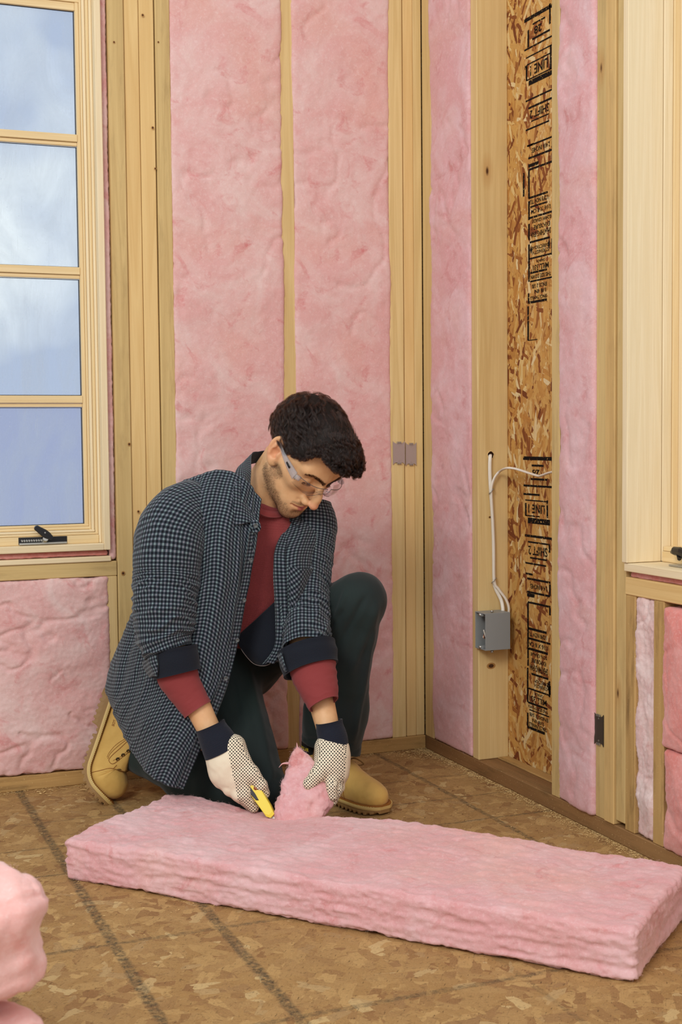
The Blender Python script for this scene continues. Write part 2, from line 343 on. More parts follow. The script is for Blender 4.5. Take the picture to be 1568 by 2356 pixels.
def ink_text(s, px, py, hpx, wpx=None):
    cu = bpy.data.curves.new('t', 'FONT'); cu.body = s; cu.align_x = 'CENTER'; cu.align_y = 'CENTER'; cu.size = 1; cu.offset = .018; cu.resolution_u = 3
    o = bpy.data.objects.new('t', cu); COL.objects.link(o); dg = bpy.context.evaluated_depsgraph_get(); me = bpy.data.meshes.new_from_object(o.evaluated_get(dg))
    v = np.array([p.co[:] for p in me.vertices]); f = [list(p.vertices) for p in me.polygons]; bpy.data.objects.remove(o); bpy.data.meshes.remove(me); bpy.data.curves.remove(cu)
    w = v[:, 0].max()-v[:, 0].min(); h = v[:, 1].max()-v[:, 1].min(); cx_, cy_ = (v[:, 0].max()+v[:, 0].min())/2, (v[:, 1].max()+v[:, 1].min())/2
    H = hpx/1000.0; Wd = (oy(px-wpx/2)-oy(px+wpx/2)) if wpx else w/h*H
    yy = hit_x(px, 700, XI)[1]; zz = oz(py)
    P = np.stack([np.full(len(v), XI-.0002), yy+(v[:, 0]-cx_)/w*Wd, zz-(v[:, 1]-cy_)/h*H], 1)
    mesh('letters', P, f, M['ink'], ink_root, False)
for a in (('28', 1237, 64, 19, 17), ('LINE 1', 1239, 153, 24, 40), ('SHIFT 2', 1240, 255, 20, 44), ('2.418 INCHES', 1243, 340, 12, 42), ('1/2F8 NOV TU', 1239, 459, 11, 42), ('1/16 X 8 CM', 1243, 482, 11, 44), ('0.24W GRADE', 1245, 505, 9, 44),
          ('EXPOSURE 1', 1243, 520, 11, 42), ('SHEATHING SPAN', 1243, 536, 14, 46), ('DIRECTION', 1243, 567, 9, 38), ('STRENGTH', 1243, 578, 9, 38), ('CANADA', 1243, 600, 7, 20), ('MILL 331', 1243, 613.5, 14, 36), ('THIS SIDE DOWN', 1243, 634, 10, 46),
          ('ENDS 2 S/B', 1240, 656, 10, 34), ('1/8 IN', 1242, 669, 10, 26), ('SPACE PANELS', 1238, 683, 9, 38)):
    ink_text(*a)
for a in (('28', 1232, 1088, 16, 17), ('LINE 1', 1233, 1172, 22, 38), ('SHIFT 2', 1236, 1269, 23, 44), ('2.418 INCHES', 1238, 1352, 12, 40), ('1/2F8 NOV TU', 1235, 1464, 11, 42), ('1/16 X 8 CA', 1237, 1487, 11, 44), ('SON GRADE', 1238, 1510, 9, 38),
          ('EXPOSURE', 1238, 1524, 11, 34), ('SHEATHING SPAN', 1238, 1541, 16, 42), ('DIRECTION', 1243, 1570, 9, 32), ('STRENGTH', 1243, 1580, 9, 30), ('CANADA', 1238, 1600.5, 7, 20), ('MILL 331', 1236, 1613, 15, 40), ('THIS SIDE DOWN', 1237, 1633, 8, 46),
          ('ENDS 2 S/B', 1238, 1651, 9, 44), ('1/8 IN', 1236, 1663, 9, 26), ('SPACE PANELS', 1236, 1674, 10, 42)):
    ink_text(*a)
# nails heads / dark knots on the back studs
M['dark_metal'] = plain('dark_metal', c8(40, 34, 30), .5, .4, Metallic=.6)
# ---- windows
def glass_mat():
    t = NT('smeared_glass'); co = objco(t)
    gl = t.node('ShaderNodeBsdfGlossy', {'Roughness': .04, 'Color': (.9, .93, 1, 1)}); tr = t.node('ShaderNodeBsdfTransparent', {'Color': (.93, .96, 1.0, 1)})
    lw = t.node('ShaderNodeLayerWeight', {'Blend': .12}); mx = t.node('ShaderNodeMixShader'); t.l.new(t.math('MULTIPLY', lw.outputs['Fresnel'], .9), mx.inputs[0]); t.l.new(tr.outputs[0], mx.inputs[1]); t.l.new(gl.outputs[0], mx.inputs[2])
    smear = t.noise(t.vmath('MULTIPLY', co, (9, 9, 3.5)), 1.0, 6, .6, 1.2); streak = t.noise(t.vmath('MULTIPLY', co, (130, 130, 7)), 1.0, 4, .7); sp = t.noise(co, 260, 2)
    f = t.math('ADD', t.math('MULTIPLY', t.math('SUBTRACT', smear, .40, clamp=True), 1.6), t.math('MULTIPLY', t.math('SUBTRACT', streak, .62, clamp=True), 3.5))
    f = t.math('ADD', f, t.math('MULTIPLY', t.math('GREATER_THAN', sp, .735), .5), clamp=True); f = t.math('MINIMUM', f, .7)
    f = t.math('ADD', t.math('MULTIPLY', f, .55), .06)
    di = t.node('ShaderNodeBsdfDiffuse', {'Color': c8(214, 222, 226)}); tl = t.node('ShaderNodeBsdfTranslucent', {'Color': c8(214, 226, 236)}); m2 = t.node('ShaderNodeMixShader', {0: .5}); t.l.new(di.outputs[0], m2.inputs[1]); t.l.new(tl.outputs[0], m2.inputs[2])
    m3 = t.node('ShaderNodeMixShader'); t.l.new(f, m3.inputs[0]); t.l.new(mx.outputs[0], m3.inputs[1]); t.l.new(m2.outputs[0], m3.inputs[2]); t.l.new(m3.outputs[0], t.out.inputs[0]); return t.m
M['glass'] = glass_mat()
M['seal'] = plain('glazing_seal', c8(150, 150, 140), .5); M['blacktrim'] = plain('black_spacer', c8(34, 34, 40), .4)
M['black_plastic'] = plain('black_plastic', c8(22, 20, 22), .35, .5); M['zinc'] = plain('zinc', c8(190, 188, 180), .35, .5, Metallic=.8)
window_1 = empty('window_1', (0, 0, 0), kind='structure')
XL, XR = -1.66, -.8965   # outer edges of the left window's jambs
wf = empty('window_frame', (0, 0, 0), window_1)
def w1(n_, *a, mat='sash', par=None, **k): return lumber(n_, *a, mat, parent=par or wf, b=.0015, **k)
w1('jamb', XR-.0165, XR, -.012, .10, .605, 2.4, mat='jamb'); w1('jamb', XL, XL+.0165, -.012, .10, .605, 2.4, mat='jamb')
w1('sill_jamb', XL, XR-.0165, -.012, .10, .605, .622, mat='jamb'); w1('head_jamb', XL, XR, -.012, .10, 2.38, 2.40, mat='jamb')
w1('stop', XR-.0235, XR-.0167, .018, .05, .622, 2.38, mat='jamb'); w1('stop', XR-.031, XR-.0237, .024, .05, .622, 2.38)
w1('stop', XR-.0385, XR-.0315, .031, .055, .655, 2.38, mat='jamb')
w1('stool_cover', XL+.0165, XR-.0237, .016, .05, .622, .643); w1('stool_bead', XL+.0165, XR-.0237, .022, .05, .6435, .6495)
w1('stool_bead', XL+.0165, XR-.0317, .027, .05, .650, .656, mat='jamb')
ws = empty('sash', (0, 0, 0), window_1)
def sash(n_, *a, mat='sash'): return lumber(n_, *a, mat, parent=ws, b=.0012)
gx1 = -.9500      # right edge of the glass
sash('stile', gx1+.010, XR-.0387, .040, .075, .64, 2.38); sash('stile_bead', gx1+.0005, gx1+.0098, .047, .06, .668, 2.1)
sash('bottom_rail', XL+.02, XR-.0387, .0395, .075, .6565, .6635); sash('bottom_rail_bead', XL+.02, gx1+.010, .046, .075, .6637, .670)
for zt, zbm in ((1.664, 1.634), (1.329, 1.2985), (1.0015, .971)):
    sash('muntin', XL+.02, gx1+.0005, .045, .058, zbm+.011, zt-.0005); sash('muntin_bead', XL+.02, gx1+.0005, .0505, .060, zbm+.001, zbm+.0105)
sash('top_rail', XL+.02, XR-.0387, .044, .075, 1.994, 2.10); sash('top_rail_bead', XL+.02, gx1+.0005, .049, .065, 1.974, 1.9935)
sash('upper_panel', XL+.02, XR-.0387, .050, .075, 2.10, 2.38)
panes = [(.670, .971), (1.0015, 1.2985), (1.329, 1.634), (1.664, 1.974)]
for a, b in panes:
    p = mesh('pane', *box(XL+.06, gx1, .060, .064, a, b, 0), M['glass'], ws, False)
    V, F = join([box(gx1-.0022, gx1, .0575, .0605, a, b, 0), box(XL+.06, gx1, .0575, .0605, b-.0016, b, 0), box(XL+.06, gx1, .0575, .0605, a, a+.0016, 0)])
    mesh('glazing_seal', V, F, M['blacktrim'], p, False)
def crank(par, o, ax, s=1.0):
    """window crank: slot, operator and folded handle; o = slot centre, ax = (along, out of the wall)"""
    a, n_ = np.array(ax[0], float), np.array(ax[1], float); z = np.array([0, 0, 1.0]); Mx = np.stack([a, n_, z], 1)
    def P(V): return (np.asarray(V)*np.array([1.15, 1, 1.08]))@Mx.T+np.asarray(o)
    r = empty('crank', (0, 0, 0), par)
    for nm, (V, F), m in (('slot', box(-.053, .053, -.0012, .0004, -.0085, .0085, 0), 'black_plastic'), ('operator', box(-.052, .052, -.0008, .006, -.0088, -.0045, .0004), 'zinc'),
                          ('gear', join([tube([[-.047+i*.0052, .001, -.0005], [-.044+i*.0052, .001, .001]], .0032, 6) for i in range(9)]), 'zinc'),
                          ('spindle', join([tube([[.003, 0, -.001], [.004, .016, .006]], .0065, 10)]), 'zinc')):
        mesh(nm, P(V), F, M[m], r, False)
    prof = [(-.024, .003), (-.021, .0062), (-.014, .0068), (0, .0088), (.010, .0082), (.021, .0054), (.0235, .003)]
    top = [(x, w) for x, w in prof]; ang = math.radians(-38); V = []
    for dy, k in ((.010, .8), (.012, 1), (.017, 1), (.020, .75)):
        ring = [(x*1.0, w*k) for x, w in top]+[(x, -w*k) for x, w in reversed(top)]
        for x, w in ring: V.append([.0 + x*math.cos(ang)-w*math.sin(ang), dy, .019+x*math.sin(ang)+w*math.cos(ang)])
    m = len(prof)*2; F = [[j*m+i, j*m+(i+1) % m, (j+1)*m+(i+1) % m, (j+1)*m+i] for j in range(3) for i in range(m)]+[list(range(m))[::-1], [3*m+i for i in range(m)]]
    V2, F2 = tube([[.0045, .004, .002], [.004, .014, .014]], [.0075, .006], 8)
    V, F = join([(np.array(V), F), (V2, F2)]); mesh('handle', P(V*np.array([s, 1, 1])), F, M['black_plastic'], r, False)
    mesh('handle_screw', P(tube([[.002, .0195, .0195], [.002, .0212, .0195]], .0018, 8)[0]), tube([[0, 0, 0], [0, 1, 0]], .1, 8)[1], M['zinc'], r, False)
crank(window_1, (-1.0635, .0155, .6335), ((1, 0, 0), (0, -1, 0)))
# right window: only its near reveal, stool and lower sash corner are in view
window_2 = empty('window_2', (0, 0, 0), kind='structure'); wf2 = empty('window_frame', (0, 0, 0), window_2)
def w2(n_, *a, mat='jamb', par=None): return lumber(n_, *a, mat, parent=par or wf2, b=.0012)
w2('jamb', -.012, .075, -1.016, -.9975, .618, 2.42); w2('jamb_groove_board', .076, .098, -1.0185, -.9975, .618, 2.42); w2('jamb', -.012, .12, -1.862, -1.846, .618, 2.42)
w2('jamb_groove_board', .0985, .120, -1.022, -.9975, .618, 2.42, mat='sash'); w2('stop', .112, .135, -1.035, -1.0225, .618, 2.42)
w2('sill_jamb', -.008, .12, -1.8455, -1.0, .5995, .6170); w2('head_jamb', -.012, .12, -1.862, -.9975, 2.42, 2.44)
ws2 = empty('sash', (0, 0, 0), window_2)
w2('bottom_rail', .075, .118, -1.84, -1.0190, .6175, .6400, mat='sash', par=ws2); w2('bottom_rail_bead', .078, .118, -1.84, -1.0190, .6405, .6505, mat='sash', par=ws2)
w2('stile', .121, .15, -1.10, -1.036, .6515, 2.42, mat='sash', par=ws2); w2('stile', .121, .15, -1.84, -1.78, .6515, 2.42, mat='sash', par=ws2)
w2('lower_rail', .121, .15, -1.779, -1.101, .6515, .72, mat='sash', par=ws2)
mesh('pane', *box(.134, .138, -1.78, -1.10, .72, 2.42, 0), M['glass'], ws2, False)
cr2 = empty('crank', (0, 0, 0), window_2)
mesh('operator', *box(.030, .074, -1.36, -1.105, .6175, .6215, .0008), M['zinc'], cr2, False)
hp = np.array([[.052, -1.083, .6435], [.050, -1.095, .6475], [.048, -1.12, .6475], [.046, -1.16, .6420], [.045, -1.18, .640]])
V, F = tube(hp, [.0030, .0088, .0100, .0095, .006], 8, .62); V2, F2 = tube([[.048, -1.118, .640], [.052, -1.111, .631]], [.007, .004], 6); V3, F3 = tube([[.046, -1.150, .640], [.050, -1.155, .6215]], [.006, .008], 8)
V, F = join([(V, F), (V2, F2)]); mesh('handle', V, F, M['black_plastic'], cr2, False); mesh('spindle', V3, F3, M['zinc'], cr2)
# ---- outside the left window
M['snow'] = plain('outdoor_ground', c8(196, 198, 222), .9)
mesh('ground', [[-30, .6, -1.2], [30, .6, -1.2], [30, 18, -1.2], [-30, 18, -1.2], [-30, 30, 1.7], [30, 30, 1.75], [30, 60, 1.8], [-30, 60, 1.8]], [[0, 1, 2, 3], [3, 2, 5, 4], [4, 5, 6, 7]], M['snow'], None, False, kind='structure')
# ================================================================== PINK GLASS WOOL
def pink_mat(name, base, deep, pale, warm, aniso=(1, 1, 1), s=1.0):
    t = NT(name); co = t.attr('pc')
    a = t.noise(t.vmath('MULTIPLY', co, tuple(7*x*s for x in aniso)), 1.0, 5, .6, .8)
    b = t.noise(t.vmath('ADD', t.vmath('MULTIPLY', co, tuple(15*x*s for x in aniso)), (5, 9, 3)), 1.0, 5, .62, 1.0)
    w = t.noise(t.vmath('ADD', t.vmath('MULTIPLY', co, tuple(4*x*s for x in aniso)), (1, 2, 8)), 1.0, 3, .5)
    fi = t.noise(t.vmath('MULTIPLY', co, (150, 150, 150)), 1.0, 4, .7, .5)
    col = t.mix(t.math('MULTIPLY', t.math('SUBTRACT', a, .42, clamp=True), 4.2, clamp=True), base, pale)
    col = t.mix(t.math('MULTIPLY', t.math('SUBTRACT', w, .5, clamp=True), 3.5, clamp=True), col, warm)
    col = t.mix(t.math('MULTIPLY', t.math('SUBTRACT', b, .56, clamp=True), 5.0, clamp=True), col, deep)
    col = t.mix(t.math('MULTIPLY', t.math('SUBTRACT', fi, .50, clamp=True), 1.3, clamp=True), col, t.mix(.5, pale, (1, .95, .92, 1)))
    h = t.math('ADD', t.math('MULTIPLY', fi, 1.0), t.math('MULTIPLY', t.noise(t.vmath('MULTIPLY', co, (45, 45, 45)), 1.0, 4, .6, .8), 1.6))
    return t.fin(col, .95, .05, t.bump(h, .0014, .45), Sheen_Weight=.25, Sheen_Roughness=.6)
PK = dict(base=c8(220, 169, 164), deep=c8(208, 132, 129), pale=c8(226, 192, 186), warm=c8(221, 170, 157))
M['pink'] = pink_mat('glass_wool_pink', **PK)
M['pink_floor'] = pink_mat('glass_wool_floor', c8(217, 160, 160), c8(206, 130, 127), c8(224, 182, 182), c8(221, 166, 152))
M['pink_cool'] = pink_mat('glass_wool_rosy', c8(214, 158, 158), c8(200, 130, 128), c8(222, 182, 184), c8(216, 166, 154), (1, 1, .35))
M['pink_coral'] = pink_mat('glass_wool_coral', c8(220, 136, 126), c8(208, 112, 104), c8(228, 160, 152), c8(222, 142, 128), (1, 1, .4))
M['pink_pale'] = pink_mat('glass_wool_pale', c8(216, 180, 174), c8(206, 158, 150), c8(232, 210, 204), c8(214, 176, 160), (1, 1, 1), 2.0)
M['pink_near'] = pink_mat('glass_wool_near', c8(232, 176, 168), c8(222, 150, 140), c8(236, 192, 184), c8(232, 178, 158), (.35, .35, 1.3))
def fib_mat(name, col):
    t = NT(name); return t.fin(col, .8, .1)
M['fibre'] = fib_mat('glass_fibre', c8(240, 198, 198)); M['fibre_pale'] = fib_mat('glass_fibre_pale', c8(240, 218, 210))
def wool_box(name, org, U, Vv, N, w, h, d, step, disp, mat, parent=None, r=.008, back=False, attrs_pc=None, edge=None, **k):
    """closed box w x h x d of wool; org = corner, U/V across the face, N outwards; disp(s, t, depth, face) gives extra height"""
    U, Vv, N = (np.asarray(a, float) for a in (U, Vv, N)); org = np.asarray(org, float)
    nu, nv, nd = max(3, int(w/step)), max(3, int(h/step)), max(2, int(d/step))
    pts, fs, idx = [], [], {}
    gu, gv, gd = np.linspace(0, w, nu+1), np.linspace(0, h, nv+1), np.linspace(0, d, nd+1)
    keymap = -np.ones((nu+1, nv+1, nd+1), int); cnt = 0; L = []
    msk = np.zeros((nu+1, nv+1, nd+1), bool); msk[0] = msk[-1] = True; msk[:, 0] = msk[:, -1] = True; msk[:, :, 0] = True
    msk[:, :, -1] = True
    I, J, K = np.nonzero(msk); keymap[I, J, K] = np.arange(len(I))
    P = np.stack([gu[I], gv[J], gd[K]], 1)      # local; third axis 0 = back, d = face
    def quad(A, B, C_, D_, fl):
        q = np.stack([A.ravel(), B.ravel(), C_.ravel(), D_.ravel()], 1); fs.append(q[:, ::-1] if fl else q)
    f = keymap[:, :, -1]; quad(f[:-1, :-1], f[1:, :-1], f[1:, 1:], f[:-1, 1:], False)
    f = keymap[:, :, 0]; quad(f[:-1, :-1], f[1:, :-1], f[1:, 1:], f[:-1, 1:], True)
    f = keymap[0]; quad(f[:-1, :-1], f[1:, :-1], f[1:, 1:], f[:-1, 1:], True)
    f = keymap[-1]; quad(f[:-1, :-1], f[1:, :-1], f[1:, 1:], f[:-1, 1:], False)
    f = keymap[:, 0]; quad(f[:-1, :-1], f[1:, :-1], f[1:, 1:], f[:-1, 1:], False)
    f = keymap[:, -1]; quad(f[:-1, :-1], f[1:, :-1], f[1:, 1:], f[:-1, 1:], True)
    F = np.vstack(fs); lim = np.array([w, h, d])
    if np.linalg.det(np.stack([U, Vv, N])) < 0: F = F[:, ::-1]
    C_ = np.clip(P, r, lim-r); dv = P-C_; ln = np.linalg.norm(dv, axis=1); n = dv/(ln[:, None]+1e-9)
    P2 = C_+n*np.minimum(ln, r)[:, None]
    Wp = org+P2[:, :1]*U+P2[:, 1:2]*Vv+P2[:, 2:]*N
    Wn = n[:, :1]*U+n[:, 1:2]*Vv+n[:, 2:]*N
    h_ = disp(P, n, Wp); Wp = Wp+Wn*h_[:, None]
    if edge is not None: Wp = Wp+edge(P, n, Wp, U, Vv, N)
    o = mesh(name, Wp, F, M[mat], parent, True, attrs={'pc': P if attrs_pc is None else attrs_pc(P)}, **k)
    return o, Wp, Wn
def fuzz(parent, P, Nn, count, length, radius, mat, seed=1, curl=.5):
    """loose fibres: one curves object under the wool it grows from"""
    g = np.random.default_rng(seed); i = g.integers(0, len(P), count); p = P[i]+g.normal(0, .0015, (count, 3)); n = Nn[i]
    a = g.normal(size=(count, 3)); a = a-(a*n).sum(1)[:, None]*n; a /= np.linalg.norm(a, axis=1)[:, None]+1e-9
    L = length*g.uniform(.4, 1.3, count)[:, None]; mixn = g.uniform(.02, .5, count)[:, None]
    d = n*mixn+a*(1-mixn); b = np.cross(d, g.normal(size=(count, 3))); K = 5; out = np.zeros((count, K, 3))
    for k in range(K):
        s = k/(K-1); out[:, k] = p-n*.001+d*L*s+b*L*curl*s*s*.4+n*.0012*math.sin(math.pi*s)
    hc = bpy.data.hair_curves.new('fibre_fuzz'); hc.add_curves([K]*count); o_ = bpy.data.objects.new('fibre_fuzz', hc); COL.objects.link(o_)
    off = np.array([0., 0, 0]); q = parent
    while q is not None: off += np.array(q.location[:]); q = q.parent
    hc.attributes['position'].data.foreach_set('vector', (out-off).reshape(-1).astype(np.float32))
    ra = hc.attributes.get('radius') or hc.attributes.new('radius', 'FLOAT', 'POINT'); ra.data.foreach_set('value', np.tile(np.linspace(1, .35, K)*radius, count).astype(np.float32))
    hc.materials.append(M[mat]); o_.parent = parent; o_['kind'] = 'stuff'; return o_
def wall_disp(seed, amp=.006, bulge=.0, w=1, h=1, sc=(1, 1, 1), pit=.010):
    sc = np.array(sc, float)
    def f(P, n, Wp):
        Q = P*sc+seed; a = fbm(Q*5, 2)*amp*.9+fbm(Q*34, 3)*amp*.16
        rdg = 1-np.abs(fbm(Q*5.5+9.1, 3)); a = a-pit*np.clip(rdg-.86, 0, 1)*3.0*(noise3(Q*3.3+5) > 0)
        e = np.minimum(np.minimum(P[:, 0], w-P[:, 0]), np.minimum(P[:, 1], h-P[:, 1]))
        a = a+bulge*(1-np.exp(-np.maximum(e, 0)/.05)); return a*np.where(n[:, 2] > .3, 1, .55)+fbm(Q*90, 2)*.0012
    return f
def bay_back(x0, x1, z0, z1, label, mat='pink', face=-.004, dep=.075, seed=0, step=.006, nf=1500, **kw):
    w, h = x1-x0, z1-z0
    o, Wp, Wn = wool_box('insulation_batt', (x0, face+dep, z0), (1, 0, 0), (0, 0, 1), (0, -1, 0), w, h, dep, step, wall_disp(seed, w=w, h=h, **kw), mat, label=label, cat='insulation', group='pink batts fitted between the studs')
    if nf:
        m = (Wn[:, 1] < -.2); fuzz(o, Wp[m], Wn[m], nf, .009, .00008, 'fibre', seed+1)
    return o
def bay_right(y0, y1, z0, z1, label, mat='pink_cool', face=-.004, dep=.075, seed=0, step=.006, nf=800, **kw):
    w, h = y1-y0, z1-z0
    o, Wp, Wn = wool_box('insulation_batt', (face+dep, y0, z0), (0, 1, 0), (0, 0, 1), (-1, 0, 0), w, h, dep, step, wall_disp(seed, w=w, h=h, **kw), mat, label=label, cat='insulation', group='pink batts fitted between the studs')
    if nf:
        m = (Wn[:, 0] < -.2); fuzz(o, Wp[m], Wn[m], nf, .008, .00008, 'fibre', seed+1)
    return o
bay_back(-.7185, -.4145, .039, WALLH-.002, 'tall wide pink batt between the grouped studs and the single stud', seed=11, bulge=.004, step=.0065, nf=3500)
bay_back(-.384, -.100, .039, WALLH-.002, 'tall pink batt behind the man, between single stud and corner studs', seed=27, bulge=.004, step=.0065, nf=3500)
bay_back(-1.190, -.902, .0395, .535, 'short square pink batt under the window beside the kneeling boot', seed=33, bulge=.008, step=.004, nf=1500, pit=.014, sc=(1, 1.5, 1))
bay_back(-.8960, -.8785, .577, WALLH-.002, 'thin pink strip stuffed between window frame and grouped studs', seed=41, face=.006, step=.0035, nf=250, amp=.002, pit=.001)
bay_back(-1.64, -.8985, .590, .6045, 'thin pink strip stuffed under the bottom of the casement window', mat='pink_coral', seed=44, face=.006, step=.0035, nf=200, amp=.002, pit=.001)
bay_back(-1.58, -1.238, .0395, .535, 'pink batt under the window, next bay out past the frame edge', seed=49, nf=0, step=.012)
bay_right(-.2865, -.0545, .0375, WALLH-.002, 'tall rosy pink batt just right of the corner', seed=52, bulge=.003, nf=1800)
bay_right(-.8785, -.7255, .0375, WALLH-.002, 'tall narrow rosy pink batt between bare sheathing bay and nail plate stud', seed=61, bulge=.005, nf=1500, face=-.006)
bay_right(-1.0955, -1.031, .040, .547, 'narrow pale crumpled wool packed between two short studs', mat='pink_pale', seed=73, face=.003, step=.003, nf=900, amp=.011, pit=.012, sc=(2.4, 1.6, 2))
bay_right(-1.578, -1.136, .250, .540, 'plump coral batt bulging out under the right window', mat='pink_coral', seed=81, face=-.006, step=.004, nf=700, bulge=.020, amp=.006, pit=.008)
bay_right(-1.578, -1.140, .040, .246, 'sagging coral wool at the foot of the wall under the right window', mat='pink_coral', seed=87, face=-.004, step=.004, nf=600, bulge=.018, amp=.007, pit=.012)
bay_right(-1.843, -.9965, .5865, .5985, 'thin coral strip stuffed under the right window stool', mat='pink_coral', seed=91, face=.008, step=.0035, nf=150, amp=.002, pit=.001)
# ---- the batt being cut on the floor
bu = np.array([.6463, -.7631, 0]); bv = np.array([.7631, .6463, 0]); BA = np.array([-1.157, -.722, .0015]); BL, BWd, BH = 1.175, .381, .084
cutc = np.array([.42, .36])
def floor_disp(P, n, Wp):
    top = n[:, 2] > .3; Q = P*np.array([1.0, 1.9, 1.0])
    a = fbm(Q*6+3, 4)*.0035+fbm(Q*24, 3)*.0028
    side = ~top; S = P*np.array([5.0, 5.0, 42.0])
    lay = fbm(S*np.array([1.6, 1.6, 1.7])+8, 4)*.0042+fbm(S*np.array([9, 9, 4.5]), 2)*.0022
    return np.where(top, a, lay*.9+a*.3)+fbm(P*90, 2)*.0015
def floor_edge(P, n, Wp, U, V_, N):
    # torn left end, dent where the knee and hands press on the far edge, softly wavy top
    zf = sstep(P[:, 2], .01, .084)[:, None]; dx = np.zeros_like(Wp)
    d = np.hypot((P[:, 0]-.27)/.20, (P[:, 1]-.36)/.13); dx[:, 2] -= .016*np.exp(-d*d*1.5)*zf[:, 0]
    d2 = np.hypot((P[:, 0]-.60)/.28, (P[:, 1]-.38)/.12); dx[:, 2] += .009*np.exp(-d2*d2)*zf[:, 0]
    d3 = np.hypot((P[:, 0]-1.0)/.4, (P[:, 1]-.1)/.3); dx[:, 2] += .004*np.exp(-d3*d3)*zf[:, 0]
    we = np.exp(-np.maximum(P[:, 0], 0)/.03); q = fbm(np.stack([P[:, 1]*22, P[:, 2]*30, P[:, 0]*0], 1)+4, 3)*.010
    dx += (we*q)[:, None]*U
    wf_ = np.exp(-np.maximum(BWd-P[:, 1], 0)/.03); q = fbm(np.stack([P[:, 0]*14, P[:, 2]*20, P[:, 0]*0+3], 1), 3)*.008; dx += (wf_*q)[:, None]*V_
    dx[:, 2] += fbm(np.stack([P[:, 0]*4, P[:, 1]*5, P[:, 0]*0+7], 1), 2)*.004*zf[:, 0]; return dx
fb, Wp, Wn = wool_box('insulation_batt', BA, bu, bv, (0, 0, 1), BL, BWd, BH, .0034, floor_disp, 'pink_floor', r=.012, edge=floor_edge, label='long thick pink batt lying flat on the floor, being cut by the man', cat='insulation')
m = (Wn[:, 2] > -.5); fuzz(fb, Wp[m], Wn[m], 15000, .006, .00007, 'fibre', 5)
m = (Wn[:, 2] < .4) & (Wn[:, 2] > -.5); fuzz(fb, Wp[m], Wn[m], 6000, .006, .00007, 'fibre', 6)
# ---- blurred stack close to the camera
def near_disp(P, n, Wp): return fbm(P*np.array([6, 6, 24])+2, 4)*.010+fbm(P*40, 2)*.003
a30 = math.radians(24); nu_, nv_ = (math.cos(a30), math.sin(a30), 0), (-math.sin(a30), math.cos(a30), 0)
for j, (dx, z0, dd, rr, lab) in enumerate(((.012, .303, .144, .058, 'out of focus pink batt on top of the stack nearest the camera'), (-.004, .154, .139, .03, 'out of focus pink batt in the middle of the stack nearest the camera'), (.004, .002, .141, .03, 'lowest pink batt of the stack nearest the camera, on the floor'))):
    o, Wp, Wn = wool_box('insulation_batt', np.array([-1.742+dx, -2.175, z0]), nu_, nv_, (0, 0, 1), .381, .55, dd, .008, near_disp, 'pink_near', r=rr, label=lab, cat='insulation', group='stacked batts close to the camera')
    m = (Wn[:, 2] > -.5)
    if j < 2: fuzz(o, Wp[m], Wn[m], 1200, .009, .00008, 'fibre', 50+j)
# ================================================================== HARDWARE ON THE STUDS
M['galv'] = plain('galvanised', c8(176, 160, 152), .42, .5, .0, Metallic=.35); M['galv_dark'] = plain('galvanised_dull', c8(84, 76, 66), .45, .4, Metallic=.5)
def nail_plate(c, a, n_, w, h, mat, label, group=None):
    """toothed protection plate, a = across, n_ = out of the stud"""
    a, n_, z = np.array(a, float), np.array(n_, float), np.array([0, 0, 1.0]); th = .0016
    hw, hh = w/2, h/2; out = [(-hw, -hh-.003), (-hw+.002, -hh), (-hw*.55, -hh+.0035), (-hw*.35, -hh+.0035), (-hw*.3, -hh), (hw*.3, -hh), (hw*.35, -hh+.0035), (hw*.55, -hh+.0035), (hw-.002, -hh), (hw, -hh-.003)]
    poly = out+[(x, -y) for x, y in reversed(out)]; m = len(poly)
    V = [np.array(c)+a*x+z*y+n_*d for d in (0, th) for x, y in poly]; F = [[i, (i+1) % m, m+(i+1) % m, m+i] for i in range(m)]+[list(range(m, 2*m)), list(range(m))[::-1]]
    o = mesh('nail_plate', V, F, M[mat], None, False, label=label, cat='nail plate', group=group)
    for sgn in (-1, 1):
        V, F = join([box(-hw*.28+k*hw*.28-.0012, -hw*.28+k*hw*.28+.0012, 0, .004, -.0025, .0025, 0) for k in (0, 1, 2)])
        V = np.array([np.array(c)+a*x+n_*(th*.5+yy)+z*(zz+sgn*(hh-.001)) for x, yy, zz in V]); mesh('tooth', V, F, M['zinc'], o, False)
        V, F = tube([np.array(c)+a*.0+z*sgn*(hh-.008)+n_*th*.9, np.array(c)+z*sgn*(hh-.008)+n_*(th+.0006)], .0022, 8); mesh('nail_head', V, F, M['zinc'], o, False)
    return o
nail_plate((-.0795, -.0016, .842), (1, 0, 0), (0, -1, 0), .036, .060, 'galv', 'grey steel nail plate on the left of two corner studs', 'nail plates on the corner studs')
nail_plate((-.0410, .0012, .838), (1, 0, 0), (0, -1, 0), .033, .060, 'galv', 'grey steel nail plate on the right of two corner studs', 'nail plates on the corner studs')
nail_plate((-.0012, -.8955, .236), (0, 1, 0), (-1, 0, 0), .036, .066, 'galv_dark', 'dull dark steel nail plate low on right wall stud')
